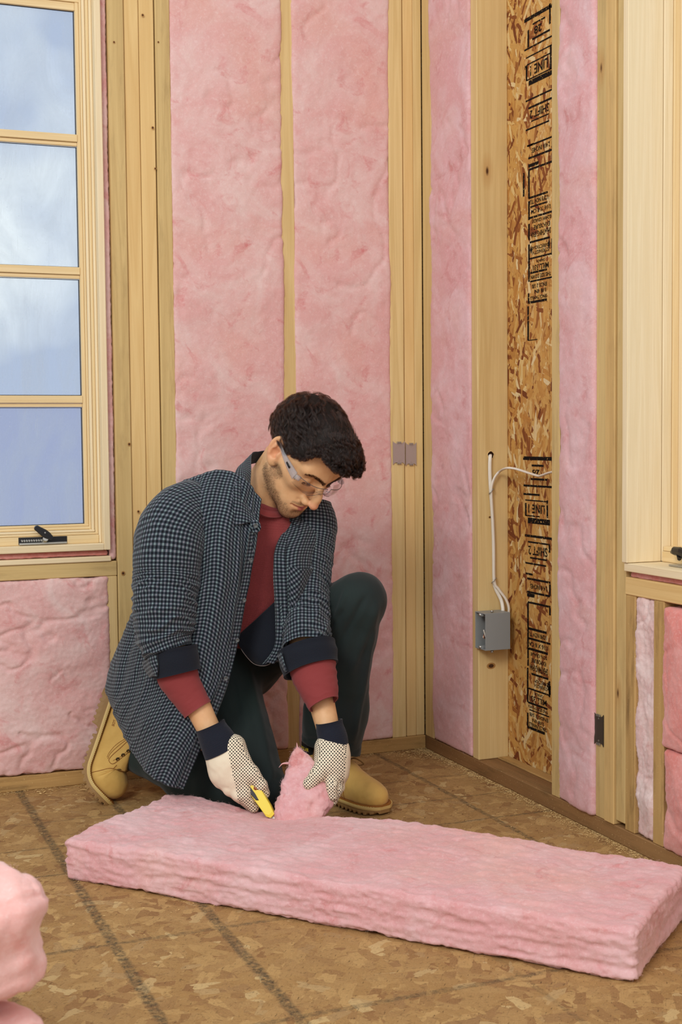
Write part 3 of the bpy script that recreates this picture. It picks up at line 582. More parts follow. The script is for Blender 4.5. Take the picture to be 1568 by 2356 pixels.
# ---- electrical box, on the side of the stud
M['box_grey'] = plain('grey_box_plastic', c8(140, 142, 140), .45, .45, .0002, 600); M['box_in'] = M['box_grey']
M['cable'] = plain('white_cable', c8(232, 222, 206), .4, .4); M['wire_black'] = plain('wire_black', c8(28, 28, 30), .4); M['copper'] = plain('bare_copper', c8(190, 120, 80), .35, .5, Metallic=.8)
SY = -.322    # the stud face the box is screwed to looks along -y
bx0, bx1, by0, by1, bz0, bz1 = -.010, .062, SY-.058, SY-.0005, .336, .432
eb = empty('electrical_box', ((bx0+bx1)/2, SY, bz0), label='grey plastic electrical box fixed to the side of the bare stud', cat='electrical box')
th = .0028
V, F = join([box(bx1-th, bx1, by0, by1, bz0, bz1, .0006), box(bx0, bx1-th, by0, by0+th, bz0, bz1, .0006), box(bx0, bx1-th, by1-th, by1, bz0, bz1, .0006),
             box(bx0, bx1-th, by0+th, by1-th, bz1-th, bz1, .0006), box(bx0, bx1-th, by0+th, by1-th, bz0, bz0+th, .0006)])
mesh('body', V, F, M['box_grey'], eb, False)
for zc, s in ((bz1-.006, 1), (bz0+.006, -1)):
    V, F = join([box(bx0, bx0+.020, by0+.020, by0+.038, zc-.0035, zc+.0035, .001)]); mesh('screw_lug', V, F, M['box_grey'], eb, False)
    V, F = tube([[bx0-.003, by0+.029, zc], [bx0+.010, by0+.029, zc]], .0035, 10); mesh('screw', V, F, M['zinc'], eb)
    V, F = tube([[bx0+.024, by0+.010, (bz1+.002) if s > 0 else (bz0-.002)], [bx0+.024, by0+.010, (bz1+.0065) if s > 0 else (bz0-.0075)]], .004, 10); mesh('screw', V, F, M['zinc'], eb)
for k, (dy, m_, ph) in enumerate(((.018, 'cable', 0), (.026, 'wire_black', 1), (.034, 'copper', 2), (.040, 'cable', 3))):
    P = spline([[bx0+.004+.006*k, by0+dy, bz0+.052-.004*k], [bx0+.010, by0+dy*.8, bz0+.030], [bx0+.028, by0+dy*.9, bz0+.018+.003*k], [bx0+.044, by0+dy, bz0+.030], [bx0+.040, by0+.03, bz1-.004]], 24)
    mesh('wire', *tube(P, .0016, 8), M[m_], eb)
# cables: one from the hole down to the box, one from the sheathing side
def cpt(px, py, off=.0): # point on the stud's wide face, off = stand-off
    d = FW+RT*((px-784)/FPX)-UP*((py-1178)/FPX); return CAM_P+d*((SY-off-CAM_P[1])/d[1])
def cable(name, P, n, label, r=.0047):
    return mesh(name, *tube(spline(P, n), r, 10, .62, up=(1, 0, 0)), M['cable'], label=label, cat='cable')
cable('cable', [cpt(1128, 1043, -.02), cpt(1127, 1050, .004), cpt(1126, 1075, .007), cpt(1127, 1110, .0055), cpt(1129, 1140, .0045), cpt(1133, 1200, .0045), cpt(1135, 1260, .0045), cpt(1136, 1335, .0045), cpt(1140, 1355, .006), cpt(1152, 1380, .012), cpt(1156, 1400, .020), cpt(1156, 1412, .022)],
      90, 'white flat cable running straight down from the drilled hole to box')
pz = [hit_x(px, py, x) for px, py, x in ((1276, 1085, .045), (1262, 1088, .050), (1245, 1094, .055), (1238, 1095, .058), (1218, 1089, .060), (1200, 1083, .058), (1182, 1078, .050), (1165, 1077, .040))]
pz += [cpt(1150, 1084, .020), cpt(1138, 1098, .014), cpt(1131, 1118, .012), cpt(1130, 1140, .0115), cpt(1133.5, 1200, .010), cpt(1136, 1260, .0095), cpt(1137, 1336, .011), cpt(1147, 1356, .014), cpt(1163, 1378, .020), cpt(1170, 1398, .024), cpt(1169, 1414, .024)]
cable('cable', pz, 140, 'white flat cable arching across bare sheathing before joining down to box')
for (px, py) in ((1129.5, 1131), (1135.5, 1336)):
    P = [cpt(px-5, py+5, .0005), cpt(px-4.5, py+4.5, .0165), cpt(px+5, py-5, .0175), cpt(px+6, py-6, .0005)]
    mesh('cable_staple', *tube(P, .0013, 6, up=(0, 0, 1)), M['zinc'], label='metal staple holding cables near the drilled hole' if py < 1200 else 'metal staple holding cables just above the grey box', cat='staple')
# drilled hole: a dark ring with splintered rim on the stud
M['hole'] = plain('hole_dark', c8(40, 22, 12), .9, .1)
hc_ = cpt(1128, 1047, .0)
ring = [hc_+np.array([math.cos(a)*.0095*(1+.08*math.sin(5*a)), -.0006, math.sin(a)*.0105]) for a in np.linspace(0, 2*math.pi, 25)[:-1]]
mesh('drilled_hole', ring+[hc_+np.array([0, -.0006, 0])], [[i, (i+1) % 24, 24] for i in range(24)], M['hole'], wall_right, False)
V, F = tube(ring+[ring[0]], .0011, 6); mesh('hole_rim', V, F, M['stud_orange'], wall_right)
# ---- knots that the photograph shows, as inlaid discs in the wood
M['knot'] = plain('knot', c8(74, 46, 26), .7, .2); M['knot_rim'] = plain('knot_rim', c8(170, 124, 70), .7, .2)
def knot(c, a, n_, rx, rz, parent):
    a, n_ = np.array(a, float), np.array(n_, float)
    for k, (m_, s, off) in enumerate((('knot_rim', 1.05, .0004), ('knot', .62, .0007))):
        R_ = [np.array(c)+a*math.cos(t)*rx*s+np.array([0, 0, 1])*math.sin(t)*rz*s+n_*off for t in np.linspace(0, 2*math.pi, 17)[:-1]]+[np.array(c)+n_*(off+.0003)]
        F = [[i, (i+1) % 16, 16] for i in range(16)]
        mesh('knot', R_, F, M[m_], parent, False)
for px, py, r_ in ((328, 35, .0035), (351, 294, .0035), (357, 388, .003), (297, 1022, .004), (262, 97, .0028), (364, 97, .0025), (318, 1177, .0035), (326, 1190, .0025), (283, 1319, .005)):
    d = FW+RT*((px-784)/FPX)-UP*((py-1178)/FPX); c = CAM_P+d*((-.0026-CAM_P[1])/d[1]); knot(c, (1, 0, 0), (0, -1, 0), r_, r_*1.1, wall_back)
knot(cpt(1129, 1532, .0), (1, 0, 0), (0, -1, 0), .0125, .008, wall_right); knot(cpt(1126, 1190, .0), (1, 0, 0), (0, -1, 0), .004, .003, wall_right)
# ---- sawdust and chips along the walls: nobody could count them
M['chips'] = plain('wood_chips', c8(224, 192, 132), .8, .2)
g = np.random.default_rng(12); Vs, Fs = [], []
def chip(x, y, s):
    a = g.uniform(0, 6.28); l, w = s*g.uniform(.6, 2.2), s*g.uniform(.25, .6); k = len(Vs); zt = g.uniform(-.3, .3)
    for sx, sy in ((-1, -1), (1, -1), (1, 1), (-1, 1)):
        Vs.append([x+math.cos(a)*l*sx-math.sin(a)*w*sy, y+math.sin(a)*l*sx+math.cos(a)*w*sy, .0016+abs(sx*zt*l*.5)+g.uniform(0, .001)])
    Fs.append([k, k+1, k+2, k+3])
for _ in range(2600): chip(-.004-abs(g.normal(0, .016)), -abs(g.uniform(0, 1.35)), .0013)
for _ in range(700): chip(-g.uniform(0, 1.3), -.004-abs(g.normal(0, .012)), .0014)
for _ in range(260): chip(-.02-abs(g.normal(0, .05)), -.02-abs(g.normal(0, .05)), .0018)
for _ in range(500): chip(g.uniform(-1.4, -.02), g.uniform(-1.0, -.02), .0016)
for _ in range(14): chip(-1.03+g.normal(0, .05), -.05+g.normal(0, .02), .004)
mesh('sawdust', Vs, Fs, M['chips'], None, False, origin=(0, 0, 0), label='pale sawdust and wood chips scattered along the wall bottoms', cat='sawdust', kind='stuff')
# ================================================================== IMPLICIT SURFACES
def s_cap(P, a, b, ra, rb=None):
    a, b = np.asarray(a, float), np.asarray(b, float); rb = ra if rb is None else rb
    ab = b-a; t = np.clip(((P-a)@ab)/(ab@ab+1e-12), 0, 1); return np.linalg.norm(P-a-t[:, None]*ab, axis=1)-(ra+(rb-ra)*t)
def s_ell(P, c, r, Rm=None):
    Q = P-np.asarray(c, float)
    if Rm is not None: Q = Q@Rm
    r = np.asarray(r, float); k0 = np.linalg.norm(Q/r, axis=1); k1 = np.linalg.norm(Q/(r*r), axis=1)+1e-9; return k0*(k0-1)/k1
def smin(a, b, k): h = np.maximum(k-np.abs(a-b), 0)/k; return np.minimum(a, b)-h*h*k*.25
def smax(a, b, k): return -smin(-a, -b, k)
def iso(f, lo, hi, step, chunk=4):
    """surface nets of f over the box lo..hi, only refined near the surface"""
    lo, hi = np.asarray(lo, float), np.asarray(hi, float); n = np.ceil((hi-lo)/step/chunk).astype(int)*chunk+1
    nc = (n-1)//chunk; g = [lo[i]+(np.arange(nc[i])+.5)*step*chunk for i in range(3)]
    C_ = np.stack(np.meshgrid(*g, indexing='ij'), -1).reshape(-1, 3); dc = np.concatenate([f(c) for c in np.array_split(C_, max(1, len(C_)//400000))])
    V = np.repeat(np.repeat(np.repeat(np.pad(dc.reshape(nc), ((0, 1),)*3, mode='edge'), chunk, 0), chunk, 1), chunk, 2)[:n[0], :n[1], :n[2]].copy()
    near = np.pad((np.abs(dc) < step*chunk*1.9).reshape(nc), 0)
    nm = np.zeros(n, bool); I, J, K = np.nonzero(near); r = np.arange(chunk+1)
    a, b, c = np.meshgrid(r, r, r, indexing='ij')
    nm[(I[:, None]*chunk+a.ravel()).ravel(), (J[:, None]*chunk+b.ravel()).ravel(), (K[:, None]*chunk+c.ravel()).ravel()] = True
    I, J, K = np.nonzero(nm); Q = lo+np.stack([I, J, K], 1)*step
    V[I, J, K] = np.concatenate([f(c_) for c_ in np.array_split(Q, max(1, len(Q)//300000))])
    S = V < 0; sh = np.array(V.shape)-1
    cnt = np.zeros(sh); acc = np.zeros(tuple(sh)+(3,))
    cor = [(i, j, k) for i in (0, 1) for j in (0, 1) for k in (0, 1)]
    def sl(o): return tuple(slice(o[i], o[i]+sh[i]) for i in range(3))
    active = np.zeros(sh, bool); s0 = S[sl((0, 0, 0))]
    for o in cor[1:]: active |= S[sl(o)] != s0
    I, J, K = np.nonzero(active); m = len(I); pos = np.zeros((m, 3)); ct = np.zeros(m)
    for p in cor:
        for ax in range(3):
            if p[ax] == 1: continue
            q = list(p); q[ax] = 1
            va, vb = V[I+p[0], J+p[1], K+p[2]], V[I+q[0], J+q[1], K+q[2]]; x = (va < 0) != (vb < 0); t = np.where(x, va/(va-vb+1e-20), 0)
            pt = np.tile(np.array(p, float), (m, 1)); pt[:, ax] += t; pos += pt*x[:, None]; ct += x
    pos = pos/ct[:, None]+np.stack([I, J, K], 1); idx = -np.ones(sh, int); idx[I, J, K] = np.arange(m); Fs = []
    for ax in range(3):
        o1, o2 = [(1, 2), (2, 0), (0, 1)][ax]; A = np.moveaxis(S, ax, 0); d = A[:-1] != A[1:]; d = np.moveaxis(d, 0, ax)
        e = np.nonzero(d); e = np.stack(e, 1); e = e[(e[:, o1] > 0) & (e[:, o2] > 0) & (e[:, o1] < sh[o1]) & (e[:, o2] < sh[o2])]
        def gi(a, b): q = e.copy(); q[:, o1] -= a; q[:, o2] -= b; return idx[q[:, 0], q[:, 1], q[:, 2]]
        qd = np.stack([gi(1, 1), gi(0, 1), gi(0, 0), gi(1, 0)], 1); inside = S[e[:, 0], e[:, 1], e[:, 2]]
        qd[~inside] = qd[~inside][:, ::-1]; Fs.append(qd)
    F = np.vstack(Fs); F = F[(F >= 0).all(1)]; P = lo+pos*step
    for _ in range(2):       # light relaxation, then pull back on to the surface
        acc = np.zeros_like(P); c2 = np.zeros(len(P))
        for a, b in ((0, 1), (1, 2), (2, 3), (3, 0)):
            np.add.at(acc, F[:, a], P[F[:, b]]); np.add.at(acc, F[:, b], P[F[:, a]]); np.add.at(c2, F[:, a], 1); np.add.at(c2, F[:, b], 1)
        P = P*.45+acc/c2[:, None]*.55
    return P, F
def vnormals(P, F):
    n = np.cross(P[F[:, 2]]-P[F[:, 0]], P[F[:, 3]]-P[F[:, 1]]); N = np.zeros_like(P)
    for k in range(4): np.add.at(N, F[:, k], n)
    return N/(np.linalg.norm(N, axis=1)[:, None]+1e-12)
def px_of(P):
    d = P-CAM_P; z = d@FW; return 784+FPX*(d@RT)/z, 1178-FPX*(d@UP)/z, z
# ================================================================== CLOTH SHEETS AND TUBES
def grid_faces(nr, nc, wrap=False):
    i, j = np.meshgrid(np.arange(nr-1), np.arange(nc if wrap else nc-1), indexing='ij'); j2 = (j+1) % nc
    return np.stack([(i*nc+j).ravel(), (i*nc+j2).ravel(), ((i+1)*nc+j2).ravel(), ((i+1)*nc+j).ravel()], 1)
def gnormals(G, wrap=False):
    du = np.gradient(G, axis=1) if not wrap else (np.roll(G, -1, 1)-np.roll(G, 1, 1)); dv = np.gradient(G, axis=0)
    n = np.cross(du, dv); return n/(np.linalg.norm(n, axis=2)[..., None]+1e-12)
def sheet(name, rows, nr, nc, mat, parent, wrinkle=None, thick=.0022, uv0=(0, 0), uvscale=1.0, inner=None, toward=True, rowsmooth=True, pix=True, uvfix=None, **k):
    """cloth sheet through rows of (px, py, D) control points; outer side faces the camera"""
    G = np.array([[at(*p) if pix else p for p in r] for r in rows], float)
    G = spline(G, nr); G = np.moveaxis(spline(np.moveaxis(G, 1, 0), nc), 1, 0)
    du = np.linalg.norm(np.diff(G, axis=1), axis=2); uu = np.concatenate([np.zeros((nr, 1)), np.cumsum(du, 1)], 1)
    dv = np.linalg.norm(np.diff(G, axis=0), axis=2); vv = np.concatenate([np.zeros((1, nc)), np.cumsum(dv, 0)], 0)
    if uvfix: uu, vv = uvfix(uu, vv)
    N = gnormals(G)
    if (N.reshape(-1, 3)@(-FW)).mean() < 0: N = -N
    if not toward: N = -N
    if wrinkle is not None: G = G+N*wrinkle(uu, vv, G)[..., None]
    N2 = gnormals(G); N2 = N2*np.sign((N2*N).sum(-1))[..., None]
    A = G.reshape(-1, 3); B = (G-N2*thick).reshape(-1, 3); F = grid_faces(nr, nc); n0 = nr*nc
    f0 = F[0]; nn = np.cross(A[f0[1]]-A[f0[0]], A[f0[3]]-A[f0[0]]); flip = nn@N.reshape(-1, 3)[0] < 0
    F1 = F[:, ::-1] if flip else F; F2 = F1[:, ::-1]+n0
    bd = list(range(nc))+[i*nc+nc-1 for i in range(1, nr)]+[(nr-1)*nc+j for j in range(nc-2, -1, -1)]+[i*nc for i in range(nr-2, 0, -1)]
    E = np.array([[bd[i], bd[(i+1) % len(bd)], bd[(i+1) % len(bd)]+n0, bd[i]+n0] for i in range(len(bd))])
    if not flip: E = E[:, ::-1]
    ua = np.stack([uu.ravel()+uv0[0], vv.ravel()+uv0[1], np.zeros(n0)], 1)*uvscale; ub = ua.copy(); ub[:, 2] = 1
    return mesh(name, np.vstack([A, B]), np.vstack([F1, F2, E]), mat, parent, True, attrs={'uvc': np.vstack([ua, ub])}, **k), G, N2
def sleeve(name, rings, nr, nc, mat, parent, wrinkle=None, uvr=None, phase=0.0, close=(False, False), pix=True, thick=0.0, **k):
    """tube of cloth: rings of (px, py, D, half width in metres, depth radius, optional axis tilt in degrees)"""
    C_ = np.array([at(*r[:3]) if pix else r[:3] for r in rings]); R_ = np.array([[r[3], r[4], r[5] if len(r) > 5 else 0] for r in rings], float)
    C_ = spline(C_, nr); R_ = spline(R_, nr); T = np.gradient(C_, axis=0); T /= np.linalg.norm(T, axis=1)[:, None]
    # side vector: perpendicular to the axis in the picture plane, tilted by the ring's own angle
    S = np.cross(T, -FW); S /= np.linalg.norm(S, axis=1)[:, None]
    a = np.radians(R_[:, 2])[:, None]; S = S*np.cos(a)+np.cross(np.tile(-FW, (nr, 1)), S)*np.sin(a)
    Dn = np.cross(S, T); Dn = Dn*np.cos(a)**0; Dn /= np.linalg.norm(Dn, axis=1)[:, None]
    th = np.linspace(0, 2*math.pi, nc, endpoint=False)+phase
    G = C_[:, None]+S[:, None]*(np.cos(th)[None, :, None]*R_[:, 0][:, None, None])+Dn[:, None]*(np.sin(th)[None, :, None]*R_[:, 1][:, None, None])
    if uvr is None: uvr = R_[:, 0].mean()
    L = np.concatenate([[0], np.cumsum(np.linalg.norm(np.diff(C_, axis=0), axis=1))])
    N = G-C_[:, None]; N /= np.linalg.norm(N, axis=2)[..., None]
    uu = np.tile((th-phase)[None]*uvr, (nr, 1)); vv = np.tile(L[:, None], (1, nc))
    if wrinkle is not None: G = G+N*wrinkle(uu, vv, G, th)[..., None]
    A = G.reshape(-1, 3); F = grid_faces(nr, nc, True); f0 = F[0]; nn = np.cross(A[f0[1]]-A[f0[0]], A[f0[3]]-A[f0[0]])
    if nn@N.reshape(-1, 3)[0] < 0: F = F[:, ::-1]
    V, att, Fa = [A], [np.stack([uu.ravel(), vv.ravel(), np.zeros(nr*nc)], 1)], [F]
    if thick:
        B = (G-N*thick).reshape(-1, 3); V.append(B); at_ = att[0].copy(); at_[:, 2] = 1; att.append(at_); n0 = nr*nc; Fa.append(F[:, ::-1]+n0)
        for r in (0, nr-1):
            E = np.array([[r*nc+j, r*nc+(j+1) % nc, r*nc+(j+1) % nc+n0, r*nc+j+n0] for j in range(nc)]); Fa.append(E if r else E[:, ::-1])
    else:
        for r, c in ((0, close[0]), (nr-1, close[1])):
            if c:
                n0 = sum(len(v) for v in V); V.append(G[r].mean(0)[None]); att.append(np.zeros((1, 3)))
                E = np.array([[r*nc+j, r*nc+(j+1) % nc, n0, n0] for j in range(nc)]); Fa.append(E)
    Fa = np.vstack(Fa); V = np.vstack(V)
    if close[0] or close[1]: Fa = [list(dict.fromkeys(f)) for f in Fa.tolist()]
    return mesh(name, V, Fa, mat, parent, True, attrs={'uvc': np.vstack(att)}, **k), G, N
# ---- cloth and skin materials
def gingham(name):
    t = NT(name); uv = t.attr('uvc'); s = t.node('ShaderNodeSeparateXYZ', {'Vector': uv}); per = .0083
    fib = t.noise(t.vmath('MULTIPLY', uv, (1, 1, 0)), 900, 2)
    def band(c, off):
        w = t.math('ADD', t.math('DIVIDE', c, per), t.math('MULTIPLY', t.math('SUBTRACT', fib, .5), .12)); fr = t.math('FRACT', t.math('ADD', w, off))
        return t.math('SMOOTHSTEP', .42, .50, fr) if False else t.math('MULTIPLY', t.math('SUBTRACT', t.math('PINGPONG', t.math('MULTIPLY', w, 1.0), .5), .235), 14.0, clamp=True)
    a, b = band(s.outputs[0], 0), band(s.outputs[1], .25)
    cell = t.math('FRACT', t.math('MULTIPLY', t.math('FLOOR', t.math('DIVIDE', s.outputs[0], per*1.0)), .5))
    light = t.mix(t.math('GREATER_THAN', cell, .25), c8(112, 128, 129), c8(114, 116, 125)); mid = c8(54, 62, 70); dark = c8(16, 20, 28)
    both = t.math('MULTIPLY', a, b); one = t.math('MAXIMUM', a, b)
    col = t.mix(one, dark, mid); col = t.mix(both, col, light)
    wv = t.math('ADD', t.math('SINE', t.math('MULTIPLY', s.outputs[0], 9000)), t.math('SINE', t.math('MULTIPLY', s.outputs[1], 9000)))
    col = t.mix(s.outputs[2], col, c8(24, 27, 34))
    nrm = t.bump(t.math('ADD', t.math('MULTIPLY', both, .5), t.math('MULTIPLY', fib, .4)), .0006, .6)
    return t.fin(col, .88, .12, nrm, Sheen_Weight=.15)
M['gingham'] = gingham('gingham_check')
def fabric(name, col, col2, fine=900, bumpd=.0004, rough=.9, rib=None, vis=1.0):
    t = NT(name); uv = t.attr('uvc'); n_ = t.noise(t.vmath('MULTIPLY', uv, (1, 1, 0)), fine, 3, .7); big = t.noise(objco(t), 30, 3)
    c = t.mix(t.math('MULTIPLY', t.math('SUBTRACT', n_, .35, clamp=True), 2.0*vis, clamp=True), col, col2); h = n_
    if rib:
        s = t.node('ShaderNodeSeparateXYZ', {'Vector': uv}); r = t.math('MULTIPLY', t.math('ADD', t.math('SINE', t.math('MULTIPLY', s.outputs[0], rib)), 1.0 if True else 0), .5)
        r2 = t.math('MULTIPLY', t.math('ADD', t.math('SINE', t.math('MULTIPLY', s.outputs[1], rib*.9)), 1.0), .5)
        h = t.math('ADD', t.math('MULTIPLY', r, .8), t.math('ADD', t.math('MULTIPLY', r2, .5), t.math('MULTIPLY', n_, .4)))
        c = t.mix(t.math('MULTIPLY', t.math('MULTIPLY', r, r2), .35), c, col2)
    return t.fin(c, rough, .12, t.bump(h, bumpd, .8), Sheen_Weight=.1)
M['waffle'] = fabric('red_waffle_knit', c8(126, 50, 52), c8(158, 78, 76), rib=1900, bumpd=.0006)
M['red_cuff'] = fabric('red_heather_cuff', c8(122, 48, 50), c8(164, 82, 78), fine=1300, bumpd=.0003)
M['navy'] = fabric('dark_navy_twill', c8(22, 25, 32), c8(38, 42, 52), fine=800)
M['navy_rib'] = fabric('navy_rib_knit', c8(24, 27, 36), c8(42, 46, 58), fine=1200, rib=2300, bumpd=.0004)
M['button'] = plain('shirt_button', c8(84, 86, 84), .3, .5); M['thread'] = plain('thread', c8(30, 30, 34), .8)
def trouser():
    t = NT('dark_green_trousers'); co = objco(t); n_ = t.noise(co, 1500, 2, .6); b = t.noise(co, 5, 2)
    c = t.mix(t.math('MULTIPLY', t.math('SUBTRACT', b, .35, clamp=True), 2.5, clamp=True), c8(27, 34, 35), c8(32, 46, 42)); c = t.mix(t.math('MULTIPLY', n_, .3), c, c8(50, 60, 58))
    return t.fin(c, .8, .2, t.bump(n_, .0002, .6), Sheen_Weight=.12)
M['trousers'] = trouser()
def skin():
    t = NT('skin'); co = objco(t); z = t.attr('zone'); s = t.node('ShaderNodeSeparateXYZ', {'Vector': z})
    mot = t.noise(co, 38, 4, .6); fine = t.noise(co, 900, 3, .6)
    c = t.mix(t.math('MULTIPLY', t.math('SUBTRACT', mot, .35, clamp=True), 1.6, clamp=True), c8(226, 180, 132), c8(208, 152, 104))
    sp = t.noise(co, 1500, 2, .6)
    bd = t.math('MULTIPLY', s.outputs[0], t.math('ADD', t.math('MULTIPLY', t.math('SUBTRACT', sp, .44, clamp=True), 4.5), .18), clamp=True)
    c = t.mix(s.outputs[1], c, c8(186, 106, 96))                     # lips
    c = t.mix(t.math('MULTIPLY', s.outputs[2], .6), c, c8(216, 132, 106))       # nose, ears
    c = t.mix(t.math('MULTIPLY', bd, .72), c, c8(66, 46, 34))
    por = t.node('ShaderNodeTexVoronoi', {'Vector': co, 'Scale': 700.0}).outputs['Distance']
    return t.fin(c, t.math('ADD', .42, t.math('MULTIPLY', fine, .15)), .4, t.bump(t.math('ADD', por, t.math('MULTIPLY', fine, .6)), .00025, .45), Subsurface_Weight=.12, Subsurface_Radius=(.012, .004, .002), Subsurface_Scale=.6)
M['skin'] = skin()
def hair_mat():
    t = NT('dark_brown_hair'); h = t.node('ShaderNodeBsdfHairPrincipled'); h.parametrization = 'MELANIN'; h.inputs['Melanin'].default_value = .82; h.inputs['Melanin Redness'].default_value = .30
    h.inputs['Roughness'].default_value = .28; h.inputs['Radial Roughness'].default_value = .35; h.inputs['Random Color'].default_value = .25; t.l.new(h.outputs[0], t.out.inputs[0]); return t.m
M['hair'] = hair_mat(); M['hair_base'] = plain('hair_mass', c8(26, 19, 15), .7, .2)
M['stubble'] = plain('stubble_hair', c8(60, 42, 30), .6, .3)
# ================================================================== THE MAN
person = empty('person', (float(at(500, 1860, 3.2)[0]), float(at(500, 1860, 3.2)[1]), 0.0), label='man kneeling on one knee in checked shirt, dark trousers, tan boots and dotted gloves', cat='person')
def pm(name, V, F, mat, parent=person, **k): return mesh(name, V, F, M[mat] if isinstance(mat, str) else mat, parent, True, **k)
# ---- head in its own frame: X to his right, Y the way he faces, Z to the crown
HR = np.array([[-0.9132, 0.2036, 0.353], [-0.3979, -0.6323, -0.6647], [0.0879, -0.7475, 0.6585]]); HO = np.array([-0.5547, -0.506, 0.8473])
HR = np.linalg.qr(HR)[0]*np.sign(np.diag(np.linalg.qr(HR)[1]))
def hw(P): return np.asarray(P)@HR.T+HO
def hl(P): return (np.asarray(P)-HO)@HR
NECK_B = at(598, 1168, 3.20)
def mirror(P): Q = P.copy(); Q[:, 0] = np.abs(Q[:, 0]); return Q
def f_head(Pw):
    P = hl(Pw); Q = mirror(P)
    d = s_ell(Q, (0, -.012, .045), (.0755, .096, .079))
    d = smin(d, s_ell(Q, (0, .036, .030), (.066, .062, .060)), .03)          # forehead
    d = smin(d, s_ell(Q, (0, .030, -.035), (.058, .058, .072)), .03)         # mid face
    d = smin(d, s_cap(Q, (.050, .004, -.050), (.014, .070, -.100), .017, .016), .030)     # jaw line
    d = smin(d, s_ell(Q, (0, .077, -.105), (.021, .017, .0165)), .022)        # chin
    d = smin(d, s_ell(Q, (0, .066, -.070), (.036, .031, .033)), .02)         # muzzle
    d = smin(d, s_cap(Q, (.044, .062, -.014), (.060, .022, -.004), .0165, .013), .022)    # cheek bone
    d = smin(d, s_cap(Q, (.004, .0925, .028), (.046, .075, .030), .0095, .0085), .016)      # brow ridge
    # eye socket
    d = smax(d, -s_ell(Q, (.031, .101, .009), (.019, .017, .0125)), .012)
    d = smin(d, s_ell(Q, (.0315, .0755, .0075), (.0135, .0135, .0125)), .003)  # closed lid over the eyeball
    lid = np.abs(s_ell(Q, (.0315, .0755, .0075), (.0142, .0142, .0132)))
    # nose
    d = smin(d, s_cap(Q, (0, .093, .020), (0, .113, -.020), .0078, .0088), .012)
    d = smin(d, s_cap(Q, (0, .110, -.018), (0, .1175, -.0385), .0088, .0112), .010)
    d = smin(d, s_ell(Q, (.0140, .100, -.0435), (.0088, .0125, .0090)), .008)
    d = smax(d, -s_ell(Q, (.0074, .106, -.0535), (.0036, .0065, .004)), .003)
    d = smax(d, -s_cap(Q, (.0235, .100, -.036), (.0235, .091, -.052), .0022), .006)
    # lips
    d = smax(d, -s_cap(Q, (0, .103, -.056), (0, .101, -.062), .0030), .006)
    d = smin(d, s_cap(Q, (0, .0945, -.0675), (.019, .0855, -.0705), .0056, .0028), .006)
    d = smin(d, s_cap(Q, (0, .0925, -.0795), (.017, .0845, -.0750), .0064, .0030), .006)
    d = smax(d, -s_cap(Q, (0, .1015, -.0732), (.026, .0865, -.0720), .0020, .0022), .0045)
    d = smax(d, -s_ell(Q, (0, .0985, -.0905), (.016, .0055, .0050)), .010)
    # ears
    e = (Q-np.array([.0800, -.006, .002]))/1.1; ca, sa = math.cos(.24), math.sin(.24); e = np.stack([e[:, 0], e[:, 1]*ca+e[:, 2]*sa, -e[:, 1]*sa+e[:, 2]*ca], 1)
    e[:, 0] = e[:, 0]+e[:, 1]*.35
    oval = s_ell(e*np.array([1, 1, 1.0]), (0, 0, .004), (.0085, .0175, .031)); lobe = s_ell(e, (-.001, .004, -.024), (.0055, .0095, .011))
    inner = s_ell(e, (.0085, .0025, .006), (.0088, .0115, .0225)); concha = s_ell(e, (.004, .004, -.003), (.010, .0085, .0105))
    ear = smin(oval, lobe, .008); ear = smax(ear, -inner, .004); ear = smin(ear, s_cap(e, (.004, -.004, -.008), (.0035, -.0015, .014), .0033, .0028), .004)
    ear = smax(ear, -concha, .003); ear = smin(ear, s_ell(e, (.0015, .0115, -.004), (.0045, .004, .0065)), .004)
    d = smin(d, ear, .005)
    # neck
    nk = s_cap(Pw, hw((0, -.020, -.035)), NECK_B, .056, .050); d = smin(d, nk, .028)
    d = smin(d, s_cap(Pw, hw((.030, -.028, -.03)), at(618, 1180, 3.15), .012, .012), .02)
    d = smin(d, s_cap(Pw, at(630, 1042, 3.17), at(606, 1112, 3.21), .022, .044), .02)
    return d
lo = np.min([HO-.2, NECK_B-.12], 0); hi = np.max([HO+.2, NECK_B+.12], 0)
PH, FH = iso(f_head, lo, hi, .0017)
# rest of the body, under the clothes
JT = dict(neck=at(592, 1195, 3.21), chest=at(580, 1280, 3.23), waist=at(545, 1430, 3.28), pelv=at(475, 1540, 3.31), shR=at(415, 1180, 3.05), shL=at(715, 1205, 3.27), elR=at(378, 1465, 2.975), elL=at(706, 1480, 3.06),
          wrR=at(486, 1690, 2.945), wrL=at(757, 1688, 2.957), hipR=at(478, 1552, 3.25), hipL=at(545, 1510, 3.34), knR=at(603, 1838, 3.07), knL=at(826, 1392, 3.13), anR=at(310, 1732, 3.335), anL=at(750, 1745, 3.27))
def f_body(P):
    J = JT; d = s_cap(P, J['neck'], J['chest'], .040, .078); d = smin(d, s_cap(P, J['chest'], J['waist'], .082, .085), .05); d = smin(d, s_cap(P, J['waist'], J['pelv'], .088, .090), .05)
    d = smin(d, s_cap(P, J['shR'], J['shL'], .050, .048), .05)
    for s in 'RL':
        d = smin(d, s_cap(P, J['sh'+s], J['el'+s], .046, .036), .03); d = smin(d, s_cap(P, J['el'+s], J['wr'+s], .037, .0255), .02)
        d = smin(d, s_cap(P, J['hip'+s], J['kn'+s], .075, .048), .04); d = smin(d, s_cap(P, J['kn'+s], J['an'+s], .046, .034), .02)
    a, b = J['wrR'], at(520, 1775, 2.94); d = smin(d, s_cap(P, a, b, .024, .021), .01)
    a, b = J['wrL'], at(764, 1775, 2.942); d = smin(d, s_cap(P, a, b, .023, .019), .01)
    return d
